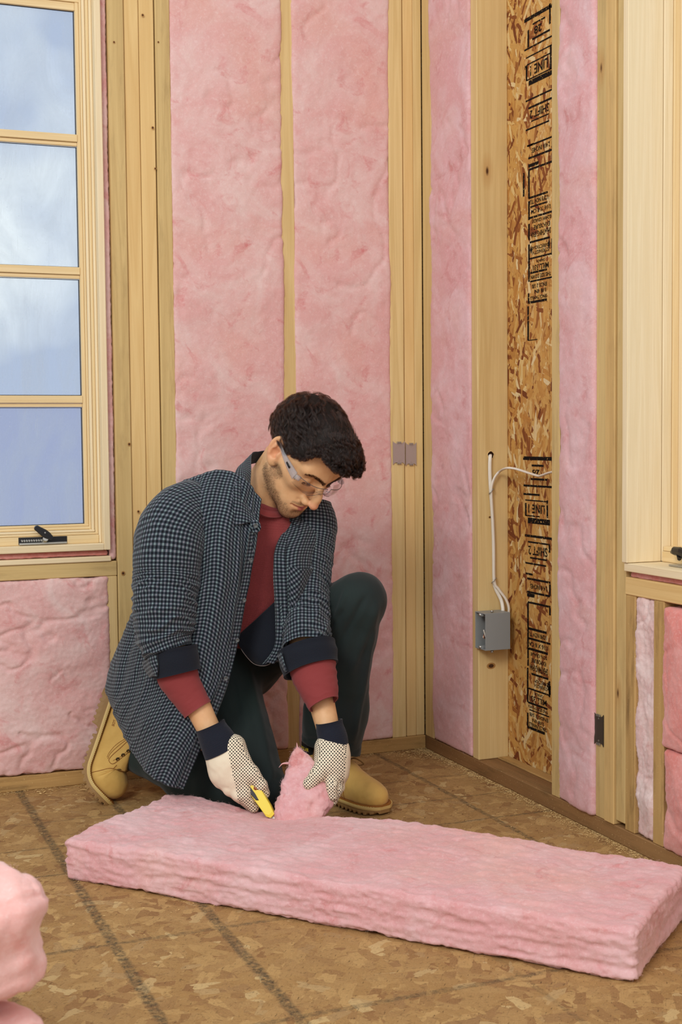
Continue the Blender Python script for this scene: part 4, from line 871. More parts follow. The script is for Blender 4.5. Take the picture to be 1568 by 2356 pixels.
allj = np.array(list(JT.values())); PB, FB = iso(f_body, allj.min(0)-.14, allj.max(0)+.14, .0055)
L_ = hl(PH); Q_ = mirror(L_); nz_ = fbm(L_*60, 3)*.004
jaw = np.minimum(s_cap(Q_, (.066, .024, -.026), (.054, .010, -.055), .012), s_cap(Q_, (.050, .006, -.060), (.010, .078, -.104), .022)); must = s_cap(Q_, (0, .100, -.060), (.024, .086, -.065), .0045)
beard = np.maximum(1-sstep(jaw+nz_, -.002, .012), .85*(1-sstep(must+nz_*.5, -.001, .004))); beard = np.maximum(beard, .45*(1-sstep(s_cap(Q_, (0, .05, -.108), (.025, .01, -.09), .03), -.01, .012)))
lip = 1-sstep(np.minimum(s_cap(Q_, (0, .098, -.0685), (.020, .0875, -.0715), .0052, .0020), s_cap(Q_, (0, .096, -.0790), (.018, .086, -.0755), .0062, .0022)), -.0006, .0012)
beard = beard*(1-lip)*(1-.9*(1-sstep(s_cap(Q_, (0, .098, -.074), (.022, .087, -.073), .0085), 0, .003)))
rosy = np.clip(.8*(1-sstep(np.linalg.norm(Q_-np.array([0, .120, -.040]), axis=1), .008, .022))+.6*(1-sstep(np.linalg.norm(Q_-np.array([.082, -.012, 0]), axis=1), .016, .036)), 0, 1)
zone = np.vstack([np.stack([beard, lip, rosy], 1), np.zeros((len(PB), 3))])
pm('body', np.vstack([PH, PB]), np.vstack([FH, FB+len(PH)]), 'skin', attrs={'zone': zone})
# ---- strands (hair, brows, lashes, stubble)
def strands(name, S, r0, r1, mat, parent):
    """S: (n, k, 3) world points"""
    n_, k, _ = S.shape; hc = bpy.data.hair_curves.new(name); hc.add_curves([k]*n_); o = bpy.data.objects.new(name, hc); COL.objects.link(o)
    off = np.array([0., 0, 0]); q = parent
    while q is not None: off += np.array(q.location[:]); q = q.parent
    hc.attributes['position'].data.foreach_set('vector', (S-off).reshape(-1).astype(np.float32))
    ra = hc.attributes.get('radius') or hc.attributes.new('radius', 'FLOAT', 'POINT'); ra.data.foreach_set('value', np.tile(np.linspace(r0, r1, k), n_).astype(np.float32))
    hc.materials.append(M[mat]); o.parent = parent; return o
g = np.random.default_rng(5)
# scalp: which skin points carry hair
def hairline(Q, L):
    """> 0 where hair grows (head frame)"""
    ph = np.degrees(np.arctan2(L[:, 1]+.010, Q[:, 0]+1e-6))
    h = np.interp(ph, [-90, -40, -18, -6, 2, 9, 14, 18, 24, 36, 44, 53, 62, 75, 90], [-.066, -.060, -.042, .0, .004, -.010, -.010, .006, .028, .034, .044, .074, .088, .082, .081])
    return L[:, 2]-h
def f_hair(Pw):
    P = hl(Pw); Q = mirror(P)
    d = s_ell(Q, (0, -.018, .052), (.0805, .104, .087))
    d = smin(d, s_ell(Q, (0, .036, .046), (.0800, .058, .068)), .01)
    d = smin(d, s_ell(Q, (0, .050, .108), (.060, .052, .032)), .03)     # quiff over the forehead
    d = smin(d, s_ell(Q, (.026, .085, .098), (.034, .026, .018)), .02)
    d = smin(d, s_ell(Q, (0, .098, .099), (.034, .022, .017)), .02)
    ls = P*26; d = d+fbm(ls, 3)*.0030+.001
    cut = -hairline(Q, P); d = smax(d, cut*.8, .012)
    d = smax(d, -s_ell(Q, (.085, -.012, -.004), (.016, .024, .036)), .006)
    return d
PHr, FHr = iso(f_hair, HO-.19, HO+.19, .0026)
hair = pm('hair', PHr, FHr, 'hair_base', label='short wavy dark brown hair')
Nh = vnormals(PHr, FHr); Lh = hl(PHr)
ok = hairline(mirror(Lh), Lh) > -.002
def flow(L):
    """combing direction in the head frame: forward from the crown and over to one side"""
    c = np.array([.012, -.078, .110]); d = L-c; d = d/(np.linalg.norm(d, axis=1)[:, None]+1e-9)
    d = d+np.stack([.30+0*d[:, 0], .25+0*d[:, 0], -.05+0*d[:, 0]], 1); return d
def guides(sel, n, steps, dl, amp, freq, lift, seed):
    gg = np.random.default_rng(seed); i = gg.choice(sel, n); p = Lh[i].copy(); n0 = Nh[i]@HR; out = [p.copy()]; ph = noise3(p*15)*5+gg.uniform(-.7, .7, n); L = dl*gg.uniform(.75, 1.2, n); base = p.copy()
    jit = gg.normal(0, .12, (n, 3)); cur = p.copy(); dist = np.zeros(n)
    for s in range(1, steps):
        nn = cur-np.array([0, -.012, .050]); nn = nn/np.array([.08, .1, .088])**2; nn /= np.linalg.norm(nn, axis=1)[:, None]
        d = flow(cur)+jit+.5*np.stack([noise3(cur*20+a) for a in (3, 31, 67)], 1); d = d-(d*nn).sum(1)[:, None]*nn; d /= np.linalg.norm(d, axis=1)[:, None]
        low = hairline(mirror(cur), cur) < .006; d[low] = d[low]*.15+nn[low]*.35+np.array([-.25, .0, .75])
        cur = cur+d*L[:, None]; dist = dist+L; b = np.cross(nn, d); u = s/(steps-1); w = ph+dist*freq
        off = b*(np.sin(w)*amp*min(1, u*2.5))[:, None]+nn*((np.cos(w)*amp*.55+lift*math.sin(math.pi*min(u*.9, 1)))*min(1, u*2.5))[:, None]
        out.append(cur+off)
    return np.stack(out, 1)
def clumps(name, G, per, r0, r1, seed, ra=.00011, rb=.00005):
    gg = np.random.default_rng(seed); n, k, _ = G.shape; T = np.gradient(G, axis=1); T /= np.linalg.norm(T, axis=2)[..., None]+1e-9
    S = []
    for _ in range(per):
        o = gg.normal(0, 1, (n, 1, 3)); o = o-(o*T).sum(2)[..., None]*T; t = np.linspace(0, 1, k)[None, :, None]; rad = r0+(r1-r0)*np.sin(t*math.pi*.55)
        S.append(G+o*rad+gg.normal(0, .00025, (n, k, 3))*t+T*gg.uniform(-.006, .004, (n, 1, 1))*t)
    return strands(name, hw(np.concatenate(S).reshape(-1, 3)).reshape(-1, k, 3), ra, rb, 'hair', hair)
a_ = np.nonzero(ok & (Lh[:, 2] > .035))[0]; clumps('strands', guides(a_, 620, 13, .0046, .0036, 190, .005, 3), 42, .0030, .0009, 4)
a_ = np.nonzero(ok & (Lh[:, 1] > .045) & (Lh[:, 2] > .075))[0]; clumps('strands', guides(a_, 260, 13, .0044, .0052, 300, .010, 13), 34, .0024, .0007, 14)
a_ = np.nonzero(ok & (Lh[:, 2] < .060))[0]; clumps('strands', guides(a_, 420, 8, .0036, .0012, 120, .001, 23), 40, .0028, .0012, 24, .00010)
# stubble on jaw, lip and chin; brows; lashes
Nb = vnormals(PH, FH); bsel = np.nonzero(beard > .35)[0]; i = g.choice(bsel, 7000, p=beard[bsel]/beard[bsel].sum()); p = PH[i]+g.normal(0, .0006, (len(i), 3)); dn = HR@np.array([0, -.15, -1.0])
dd = Nb[i]*.55+dn*.8+g.normal(0, .35, (len(i), 3)); dd /= np.linalg.norm(dd, axis=1)[:, None]; ll = g.uniform(.0016, .0034, (len(i), 1))
beard_o = strands('stubble', np.stack([p-dd*.0004, p+dd*ll*.5, p+dd*ll], 1), .00008, .00004, 'stubble', person)
xa = np.abs(L_[:, 0]); zc = .0185+.0125*np.sin(np.clip((xa-.006)/.046, 0, 1)*2.1)-.0035*np.clip((xa-.04)/.014, 0, 1)
bm_ = (xa > .003) & (xa < .054) & (np.abs(L_[:, 2]-zc) < .0036*(1.15-.5*(xa-.007)/.047)) & (L_[:, 1] > .05); bi = g.choice(np.nonzero(bm_)[0], 1500); p = PH[bi]+g.normal(0, .0006, (len(bi), 3)); t_ = (xa[bi]-.008)/.046
dl_ = np.stack([np.sign(L_[bi, 0])*(.5+.6*t_), 0*t_, .75-1.0*t_], 1)+g.normal(0, .16, (len(bi), 3)); dl_ = dl_@HR.T+Nb[bi]*.25; dl_ /= np.linalg.norm(dl_, axis=1)[:, None]; ll = (.0062*(1-.3*t_))[:, None]
bs = hl(np.stack([p, p+dl_*ll*.5+Nb[bi]*.0005, p+dl_*ll], 1).reshape(-1, 3)).reshape(-1, 3, 3)
strands('eyebrow', hw(np.array(bs)), .00016, .00007, 'hair', person)
bs = []
for sx in (1, -1):
    for _ in range(170):
        t_ = g.uniform(-1.2, 1.2); a = t_*1.05; c = np.array([sx*(.0315+.0128*math.sin(a)), .0755+.0130*math.cos(a)*.96, .0018-.0016*t_*t_]); d = np.array([sx*.25*t_, .8, -.75])+g.normal(0, .1, 3); d /= np.linalg.norm(d); l = .0075
        bs.append([c, c+d*l*.5, c+d*l+np.array([0, 0, .0008])])
strands('eyelash', hw(np.array(bs)), .00013, .00005, 'hair', person)
# ---- safety glasses
def clear():
    t = NT('clear_plastic'); tr = t.node('ShaderNodeBsdfTransparent', {'Color': (.97, .96, .96, 1)}); gl = t.node('ShaderNodeBsdfGlossy', {'Roughness': .03}); lw = t.node('ShaderNodeLayerWeight', {'Blend': .2}); mx = t.node('ShaderNodeMixShader')
    t.l.new(t.math('ADD', t.math('MULTIPLY', lw.outputs['Fresnel'], .35), .015), mx.inputs[0]); t.l.new(tr.outputs[0], mx.inputs[1]); t.l.new(gl.outputs[0], mx.inputs[2]); t.l.new(mx.outputs[0], t.out.inputs[0]); return t.m
M['clear'] = clear()
def frosted():
    t = NT('frosted_plastic'); t.fin(c8(205, 205, 208), .25, .5); tr = t.node('ShaderNodeBsdfTransparent', {'Color': (.9, .9, .93, 1)}); mx = t.node('ShaderNodeMixShader', {0: .30}); t.l.new(tr.outputs[0], mx.inputs[1]); t.l.new(t.b.outputs[0], mx.inputs[2]); t.l.new(mx.outputs[0], t.out.inputs[0]); return t.m
M['frost'] = frosted(); M['rim'] = plain('lens_rim', c8(92, 84, 84), .25, .5)
sg = empty('safety_glasses', tuple(hw((0, .12, .01))-np.array(person.location[:])), person); sg['label'] = 'clear wraparound safety glasses'
def pg(name, V, F, mat, **k): return mesh(name, V, F, M[mat], sg, True, **k)
def lens_xy(t_):   # t 0 (nose) .. 1 (temple)
    return .005+.063*t_, .1225-.002*t_-.036*t_**3
for sx in (1, -1):
    nt, nzv = 22, 9; G = np.zeros((nt, nzv, 3))
    for a in range(nt):
        t_ = a/(nt-1); x, y = lens_xy(t_); zt = .0225-.005*t_; zb_ = -.003-.0125*math.sin(min(1, t_*1.3)*math.pi*.6)+.004*max(0, t_-.6)/.4
        for b in range(nzv):
            s = b/(nzv-1); G[a, b] = (sx*x, y-.004*(s-.3)**2*4-.001*s, zt+(zb_-zt)*s)
    A = G.reshape(-1, 3); B = A+np.array([0, -.0018, 0]); F = np.vstack([grid_faces(nt, nzv), grid_faces(nt, nzv)[:, ::-1]+nt*nzv]); 
    if sx > 0: F = F[:, ::-1]
    pg('lens', hw(np.vstack([A, B])), F, 'clear')
    V, F = tube(hw(G[:, 0]), .00070, 6); V2, F2 = tube(hw(np.vstack([G[:12, -1][::-1], G[0, ::-1][1:]])), .0005, 6); V, F = join([(V, F), (V2, F2)]); pg('lens_rim', V, F, 'rim')
    V, F = tube(hw([[sx*.0665, .088, .0135], [sx*.071, .078, .011]]), [.0052, .0060], 8, 1.5, up=HR[:, 2]); pg('hinge', V, F, 'frost')
    tp = np.array([[.0715, .077, .0105, .0105], [.0745, .055, .0125, .0090], [.0775, .025, .0165, .0062], [.0800, -.002, .0225, .0034], [.0785, -.028, .020, .0030]]); T = spline(tp, 20); V = []
    for x, y, z, w in T:
        for ox, oz_ in ((-.0009, -w), (.0009, -w), (.0009, w), (-.0009, w)): V.append([sx*(x+ox+.002), y, z+oz_])
    F = [[i*4+k, i*4+(k+1) % 4, (i+1)*4+(k+1) % 4, (i+1)*4+k] for i in range(19) for k in range(4)]+[[0, 1, 2, 3], [76, 77, 78, 79]]; pg('temple', hw(V), F, 'frost')
    if sx > 0:
        c = np.array([.0792, .047, .0137]); V = [c+[.0012*k_*0+.0006*k_, dy, dz] for k_ in (0, 1) for dy, dz in ((-.0085, -.0022), (.0085, -.0030), (.0085, .0028), (-.0085, .0024))]
        pg('maker_mark', hw(V), [[4, 5, 6, 7], [0, 3, 2, 1], [0, 1, 5, 4], [1, 2, 6, 5], [2, 3, 7, 6], [3, 0, 4, 7]], 'wire_black')
        for k_ in (-1, 0, 1): V, F = tube(hw([[.0715+.0015, .079+k_*.0026, .018], [.0715+.0015, .079+k_*.0026, .004]]), .0006, 5); pg('hinge_rib', V, F, 'zinc')
V, F = tube(hw([[-.005, .1225, .016], [0, .1215, .014], [.005, .1225, .016]]), .0016, 8); pg('bridge', V, F, 'frost')
for sx in (1, -1):
    V, F = tube(hw([[sx*.006, .119, -.002], [sx*.0095, .108, -.006], [sx*.0105, .100, .002]]), .0015, 6); pg('nose_pad', V, F, 'clear')
# ---- red waffle shirt: trunk, neck band, two sleeves
def fold(scale_u, scale_v, amp, seed, oct=3, warp=.6):
    def f(u, v, G, th=None):
        Q = np.stack([u*scale_u+seed, v*scale_v+seed*1.7, np.zeros_like(u)+seed], -1)
        w = noise3(Q*.4+11)*warp; Q[..., 0] += w; Q[..., 1] += w
        n_ = fbm(Q, oct); return amp*(1-np.abs(n_)*2.0).clip(-1, 1)
    return f
def addf(*fs): return lambda *a: sum(f(*a) for f in fs)
ts = empty('undershirt', (0, 0, .3), person, label='red waffle knit long sleeved undershirt')
sleeve('trunk', [(612, 1166, 3.19, .060, .060), (606, 1192, 3.188, .088, .080), (602, 1230, 3.195, .118, .095), (592, 1290, 3.20, .126, .108), (582, 1350, 3.21, .118, .114), (572, 1398, 3.22, .112, .108), (568, 1425, 3.235, .102, .098), (564, 1446, 3.25, .085, .080)],
       70, 90, M['waffle'], ts, wrinkle=addf(fold(9, 7, .0016, 3), fold(3, 26, .0008, 9)), uvr=.11)
def ringpath(pts, n=60): return spline(np.array([at(*p) for p in pts]), n)
nb = ringpath([(574, 1128, 3.11), (577, 1141, 3.09), (590, 1160, 3.083), (607, 1171, 3.088), (628, 1175, 3.105), (646, 1172, 3.135), (662, 1160, 3.18)])
nb2 = ringpath([(572, 1136, 3.11), (575, 1152, 3.082), (588, 1174, 3.072), (607, 1187, 3.078), (630, 1191, 3.098), (650, 1187, 3.125), (668, 1172, 3.18)])
def ribbon(name, A, B, mat, parent, thick=.003, nb_=7, puff=.002):
    A, B = np.asarray(A), np.asarray(B); n_ = len(A); s = np.linspace(0, 1, nb_); G = A[:, None]*(1-s)[None, :, None]+B[:, None]*s[None, :, None]
    N = gnormals(G); N = N*(1 if (N.reshape(-1, 3)@-FW).mean() > 0 else -1); G = G+N*(np.sin(math.pi*s)*puff)[None, :, None]
    L = np.concatenate([[0], np.cumsum(np.linalg.norm(np.diff(A, axis=0), axis=1))]); Wd = np.linalg.norm(B-A, axis=1).mean()
    uv = np.stack([np.repeat(L[:, None], nb_, 1), np.repeat(s[None]*Wd, n_, 0), np.zeros((n_, nb_))], -1).reshape(-1, 3)
    Aa = G.reshape(-1, 3); Bb = (G-N*thick).reshape(-1, 3); F = grid_faces(n_, nb_); f0 = F[0]; nn = np.cross(Aa[f0[1]]-Aa[f0[0]], Aa[f0[3]]-Aa[f0[0]])
    if nn@N.reshape(-1, 3)[0] < 0: F = F[:, ::-1]
    n0 = len(Aa); bd = list(range(nb_))+[i*nb_+nb_-1 for i in range(1, n_)]+[(n_-1)*nb_+j for j in range(nb_-2, -1, -1)]+[i*nb_ for i in range(n_-2, 0, -1)]
    E = np.array([[bd[i], bd[(i+1) % len(bd)], bd[(i+1) % len(bd)]+n0, bd[i]+n0] for i in range(len(bd))]); ub = uv.copy(); ub[:, 2] = 1
    return mesh(name, np.vstack([Aa, Bb]), np.vstack([F, F[:, ::-1]+n0, E]), M[mat], parent, True, attrs={'uvc': np.vstack([uv, ub])})
ribbon('neck_band', nb, nb2, 'red_cuff', ts, puff=.0025)
sleeve('sleeve', [(398, 1530, 2.955, .044, .040), (412, 1562, 2.953, .0445, .039), (432, 1597, 2.95, .038, .034), (455, 1633, 2.945, .0325, .030)], 40, 60, M['red_cuff'], ts, wrinkle=addf(fold(14, 40, .0011, 5), lambda u, v, G, th: .0012*np.exp(-((v-v.max())/.003)**2)), thick=.003)
sleeve('sleeve', [(716, 1525, 3.00, .050, .044), (724, 1556, 2.985, .050, .043), (735, 1590, 2.97, .042, .037), (744, 1620, 2.957, .0345, .032, 8)], 40, 60, M['red_cuff'], ts, wrinkle=addf(fold(14, 40, .0014, 8), lambda u, v, G, th: .0025*np.exp(-((v-.012)/.006)**2)), thick=.003)
# ---- checked overshirt
os_ = empty('overshirt', (0, 0, .3), person, label='blue grey and navy gingham overshirt with rolled dark cuffs')
RB = [[(600, 1150, 3.06), (560, 1102, 3.06), (517, 1084, 3.07), (466, 1092, 3.07), (418, 1112, 3.09), (385, 1138, 3.15), (425, 1125, 3.27), (520, 1105, 3.32)],
      [(592, 1205, 3.035), (552, 1175, 3.02), (505, 1160, 3.005), (455, 1165, 3.01), (400, 1180, 3.05), (352, 1205, 3.16), (400, 1180, 3.32), (520, 1150, 3.40)],
      [(589, 1240, 3.02), (550, 1240, 3.00), (505, 1240, 2.985), (460, 1245, 3.0), (410, 1260, 3.05), (355, 1285, 3.17), (400, 1270, 3.34), (520, 1250, 3.42)],
      [(577, 1310, 3.02), (540, 1320, 2.99), (500, 1325, 2.975), (455, 1335, 2.99), (400, 1350, 3.05), (338, 1350, 3.18), (385, 1350, 3.37), (520, 1340, 3.44)],
      [(562, 1390, 3.02), (525, 1402, 2.985), (480, 1412, 2.97), (430, 1425, 2.985), (370, 1430, 3.05), (302, 1425, 3.19), (355, 1425, 3.40), (500, 1420, 3.46)],
      [(547, 1475, 3.02), (505, 1485, 2.98), (455, 1495, 2.965), (400, 1505, 2.985), (335, 1508, 3.05), (270, 1498, 3.20), (330, 1500, 3.42), (480, 1490, 3.46)],
      [(529, 1552, 3.01), (485, 1565, 2.97), (435, 1578, 2.955), (378, 1588, 2.975), (315, 1588, 3.05), (247, 1575, 3.20), (310, 1570, 3.40), (440, 1560, 3.44)],
      [(496, 1640, 2.985), (455, 1650, 2.955), (410, 1655, 2.95), (362, 1655, 2.975), (312, 1643, 3.04), (256, 1612, 3.17), (300, 1600, 3.33), (400, 1600, 3.36)],
      [(457, 1728, 2.97), (430, 1730, 2.955), (398, 1728, 2.95), (358, 1720, 2.975), (320, 1700, 3.03), (274, 1664, 3.13), (310, 1640, 3.25), (380, 1640, 3.28)],
      [(421, 1818, 2.975), (402, 1812, 2.965), (376, 1802, 2.965), (346, 1783, 2.985), (322, 1752, 3.03), (298, 1708, 3.09), (320, 1690, 3.17), (370, 1690, 3.2)]]
wr_body = addf(fold(13, 2.6, .0052, 21, 2), fold(26, 7, .0022, 31, 2), lambda u, v, G, th=None: .004*np.exp(-((u-.05-.10*v)/.018)**2)*np.sin(np.clip(v/.35, 0, 1)*math.pi))
_, Gb, Nb_ = sheet('front_and_back', RB, 150, 150, M['gingham'], os_, wrinkle=wr_body)
LB = [[(664, 1178, 3.185), (692, 1168, 3.19), (718, 1160, 3.21), (742, 1152, 3.24), (760, 1180, 3.33), (720, 1170, 3.42)],
      [(650, 1222, 3.13), (682, 1218, 3.125), (714, 1214, 3.14), (745, 1212, 3.185), (768, 1225, 3.30), (720, 1230, 3.42)],
      [(633, 1265, 3.09), (670, 1268, 3.075), (706, 1272, 3.09), (738, 1276, 3.145), (756, 1285, 3.27), (700, 1290, 3.42)],
      [(630, 1312, 3.06), (664, 1318, 3.045), (698, 1322, 3.06), (726, 1325, 3.11), (745, 1335, 3.24), (690, 1340, 3.42)],
      [(633, 1372, 3.06), (656, 1378, 3.045), (680, 1382, 3.05), (700, 1384, 3.09), (718, 1390, 3.2), (670, 1390, 3.40)],
      [(636, 1435, 3.06), (650, 1440, 3.05), (664, 1443, 3.055), (680, 1445, 3.08), (695, 1448, 3.16), (650, 1440, 3.38)],
      [(631, 1490, 3.06), (643, 1496, 3.055), (655, 1500, 3.06), (666, 1502, 3.08), (680, 1505, 3.14), (640, 1500, 3.34)],
      [(603, 1529, 3.07), (622, 1524, 3.065), (640, 1520, 3.07), (655, 1516, 3.09), (665, 1516, 3.12), (630, 1515, 3.28)]]
_, Gl, Nl = sheet('front_and_back', LB, 110, 90, M['gingham'], os_, wrinkle=addf(fold(13, 4, .0036, 41, 2), fold(30, 10, .0016, 43, 2)), uv0=(.002, 0))
# dark inner face of the far front, turned towards the camera, with its stitched edge
IN = [[(553, 1458, 3.125), (590, 1424, 3.108), (636, 1380, 3.085)], [(548, 1470, 3.12), (592, 1452, 3.095), (638, 1440, 3.08)], [(550, 1485, 3.115), (594, 1492, 3.085), (637, 1480, 3.075)], [(572, 1514, 3.105), (602, 1516, 3.08), (633, 1502, 3.075)], [(588, 1527, 3.10), (604, 1531, 3.085), (620, 1526, 3.08)]]
sheet('front_lining', IN, 40, 40, M['navy'], os_, wrinkle=fold(12, 6, .0015, 51, 2))
V, F = tube(ringpath([(548, 1480, 3.118), (560, 1502, 3.108), (582, 1526, 3.098), (604, 1532, 3.082), (622, 1526, 3.077), (634, 1508, 3.07)]), .0007, 6); pm('hem_stitch', V, F, 'galv', os_)
# sleeves of the overshirt
def slv_wr(seed, el0, el1, a1=.0034):
    base = addf(fold(9, 7, .0044, seed, 2), fold(20, 26, .0020, seed+5, 2))
    def f(u, v, G, th):
        e = sstep(v, el0, el1); wob = fbm(np.stack([u*9+seed, v*9, u*0+seed], -1), 2)
        ph = v*2*math.pi/.021+1.6*np.sin(th+seed)+7.0*wob; am = sstep(noise3(np.stack([u*16, v*22+seed, u*0], -1)), -.35, .35)
        dg = np.exp(-((v-.10-.05*np.sin(th+1.2))/.014)**2)*.004*(noise3(np.stack([u*12, v*9, u*0+seed*2], -1))+.3)
        return base(u, v, G)+a1*e*(1-np.abs(np.sin(ph*.5))*2)*(.25+.75*am)+dg
    return f
sleeve('sleeve', [(468, 1156, 3.10, .042, .050), (444, 1163, 3.08, .056, .062), (415, 1188, 3.05, .0705, .072), (395, 1228, 3.02, .0765, .077), (387, 1275, 3.0, .0745, .074), (384, 1330, 2.99, .072, .070), (380, 1385, 2.975, .069, .066), (378, 1430, 2.965, .0645, .062), (378, 1468, 2.96, .059, .058), (388, 1500, 2.955, .053, .052)],
       190, 130, M['gingham'], os_, wrinkle=slv_wr(61, .19, .27), uvr=.072, phase=math.pi*1.0)
sleeve('sleeve', [(715, 1160, 3.22, .045, .05), (716, 1200, 3.21, .056, .060), (713, 1260, 3.19, .055, .060), (709, 1320, 3.15, .050, .056), (706, 1375, 3.11, .049, .053), (706, 1425, 3.07, .050, .052), (706, 1462, 3.04, .050, .052), (706, 1492, 3.02, .052, .052)],
       170, 120, M['gingham'], os_, wrinkle=slv_wr(71, .13, .22), uvr=.054, phase=math.pi*1.0)
def cuff_wr(seed): return addf(fold(7, 9, .0022, seed, 2), lambda u, v, G, th: .0022*np.exp(-((v-.001)/.006)**2)+.0018*np.exp(-((v-v.max())/.006)**2))
sleeve('cuff', [(397, 1494, 2.955, .0520, .052), (402, 1520, 2.952, .0530, .052), (409, 1550, 2.95, .0505, .050)], 30, 72, M['navy'], os_, wrinkle=cuff_wr(81), thick=.0045)
sleeve('cuff', [(705, 1488, 3.015, .064, .056, 4), (710, 1514, 3.005, .0655, .057, 4), (716, 1541, 2.995, .0610, .055, 4)], 30, 72, M['navy'], os_, wrinkle=cuff_wr(87), thick=.0045)
sheet('cuff_turnback', [[(327, 1522, 2.965), (342, 1512, 2.925), (360, 1506, 2.906)], [(333, 1540, 2.96), (346, 1532, 2.92), (361, 1528, 2.903)], [(345, 1560, 2.955), (352, 1556, 2.925), (360, 1556, 2.905)]], 24, 24, M['gingham'], os_, wrinkle=fold(20, 20, .0012, 91, 2), thick=.004)
sheet('cuff_turnback', [[(637, 1508, 2.985), (646, 1500, 2.965)], [(646, 1530, 2.975), (652, 1526, 2.957)], [(655, 1548, 2.97), (659, 1545, 2.955)]], 16, 6, M['gingham'], os_, thick=.003)
# collar
sheet('collar', [[(612, 1036, 3.215), (596, 1039, 3.195), (580, 1044, 3.165), (577, 1085, 3.10), (577, 1142, 3.065), (589, 1196, 3.022)], [(606, 1048, 3.225), (584, 1054, 3.185), (562, 1062, 3.13), (557, 1100, 3.06), (556, 1150, 3.025), (571, 1202, 3.005)], [(600, 1062, 3.23), (572, 1068, 3.17), (548, 1074, 3.11), (537, 1105, 3.05), (536, 1155, 3.01), (533, 1211, 2.99)]],
      26, 70, M['gingham'], os_, wrinkle=fold(10, 14, .0012, 101, 2), thick=.003)
sheet('collar', [[(664, 1160, 3.17), (660, 1178, 3.16), (659, 1194, 3.145)], [(680, 1158, 3.175), (676, 1180, 3.155), (672, 1202, 3.13)], [(700, 1150, 3.18), (693, 1182, 3.16), (687, 1212, 3.12)]], 20, 24, M['gingham'], os_, wrinkle=fold(16, 14, .001, 103, 2), thick=.003)
sheet('collar_stand', [[(612, 1040, 3.24), (640, 1050, 3.27), (660, 1080, 3.28)], [(606, 1060, 3.235), (636, 1075, 3.265), (660, 1105, 3.27)]], 8, 14, M['gingham'], os_, thick=.003)
sheet('button_tab', [[(574, 1198, 3.012), (590, 1196, 3.005), (598, 1204, 3.002)], [(577, 1212, 3.005), (592, 1213, 2.998), (600, 1215, 2.998)], [(582, 1226, 3.002), (592, 1225, 2.998), (597, 1222, 3.0)]], 12, 12, M['gingham'], os_, thick=.003, uv0=(.003, .002))
# chest pocket on the far side, cut on the bias
def bias(uu, vv): return (uu+vv)*.707, (vv-uu)*.707
sheet('pocket', [[(664, 1301, 3.038), (695, 1310, 3.048), (725, 1306, 3.095)], [(665, 1345, 3.034), (688, 1348, 3.040), (710, 1346, 3.075)], [(666, 1400, 3.036), (678, 1400, 3.040), (690, 1398, 3.058)], [(664, 1432, 3.045), (668, 1432, 3.046), (672, 1430, 3.05)]], 50, 30, M['gingham'], os_, thick=.002, uvfix=bias, wrinkle=fold(12, 10, .001, 111, 2))
# raised plackets
ribbon('placket', ringpath([(590, 1222, 3.015), (583, 1275, 3.013), (570, 1350, 3.010), (559, 1402, 3.01), (546, 1480, 3.01), (529, 1553, 3.0), (499, 1636, 2.975), (465, 1712, 2.96), (422, 1816, 2.965)], 90), ringpath([(574, 1224, 3.003), (567, 1276, 3.0), (554, 1350, 2.997), (543, 1402, 2.995), (530, 1480, 2.995), (513, 1548, 2.985), (484, 1628, 2.96), (450, 1703, 2.947), (408, 1808, 2.953)], 90), 'gingham', os_, thick=.002, puff=.0008)
ribbon('placket', ringpath([(649, 1224, 3.12), (632, 1264, 3.080), (629, 1300, 3.055), (632, 1372, 3.053), (635, 1436, 3.052), (631, 1488, 3.052), (612, 1524, 3.06)], 60), ringpath([(666, 1228, 3.112), (657, 1266, 3.070), (657, 1302, 3.042), (660, 1372, 3.036), (660, 1436, 3.043), (652, 1490, 3.048), (630, 1528, 3.055)], 60), 'gingham', os_, thick=.002, puff=.0008)
def button(px, py, D, r=.0052):
    c = at(px, py, D); n_ = -FW; a, b = RT, UP; t = np.linspace(0, 2*math.pi, 25)[:-1]; V = []
    for rr, h in ((r, -.001), (r, .0006), (r*.92, .0013), (r*.72, .0013), (r*.66, .0007)):
        V += [c+a*math.cos(x)*rr+b*math.sin(x)*rr+n_*h for x in t]
    V.append(c+n_*.0007); F = [[i*24+j, i*24+(j+1) % 24, (i+1)*24+(j+1) % 24, (i+1)*24+j] for i in range(4) for j in range(24)]+[[96+j, 96+(j+1) % 24, 120] for j in range(24)]
    o = pm('button', V, F, 'button', os_); V, F = join([tube([c+a*x*.0012+b*y*.0012+n_*.0005, c+a*x*.0012+b*y*.0012+n_*.0011], .0005, 6) for x in (-1, 1) for y in (-1, 1)]); pm('thread', V, F, 'thread', o)
for b_ in ((588, 1209.5, 2.992), (577.5, 1289, 2.994, .0044), (562, 1381, 2.99, .0044), (546, 1473, 2.988, .0044), (519.5, 1561, 2.978, .005)): button(*b_)
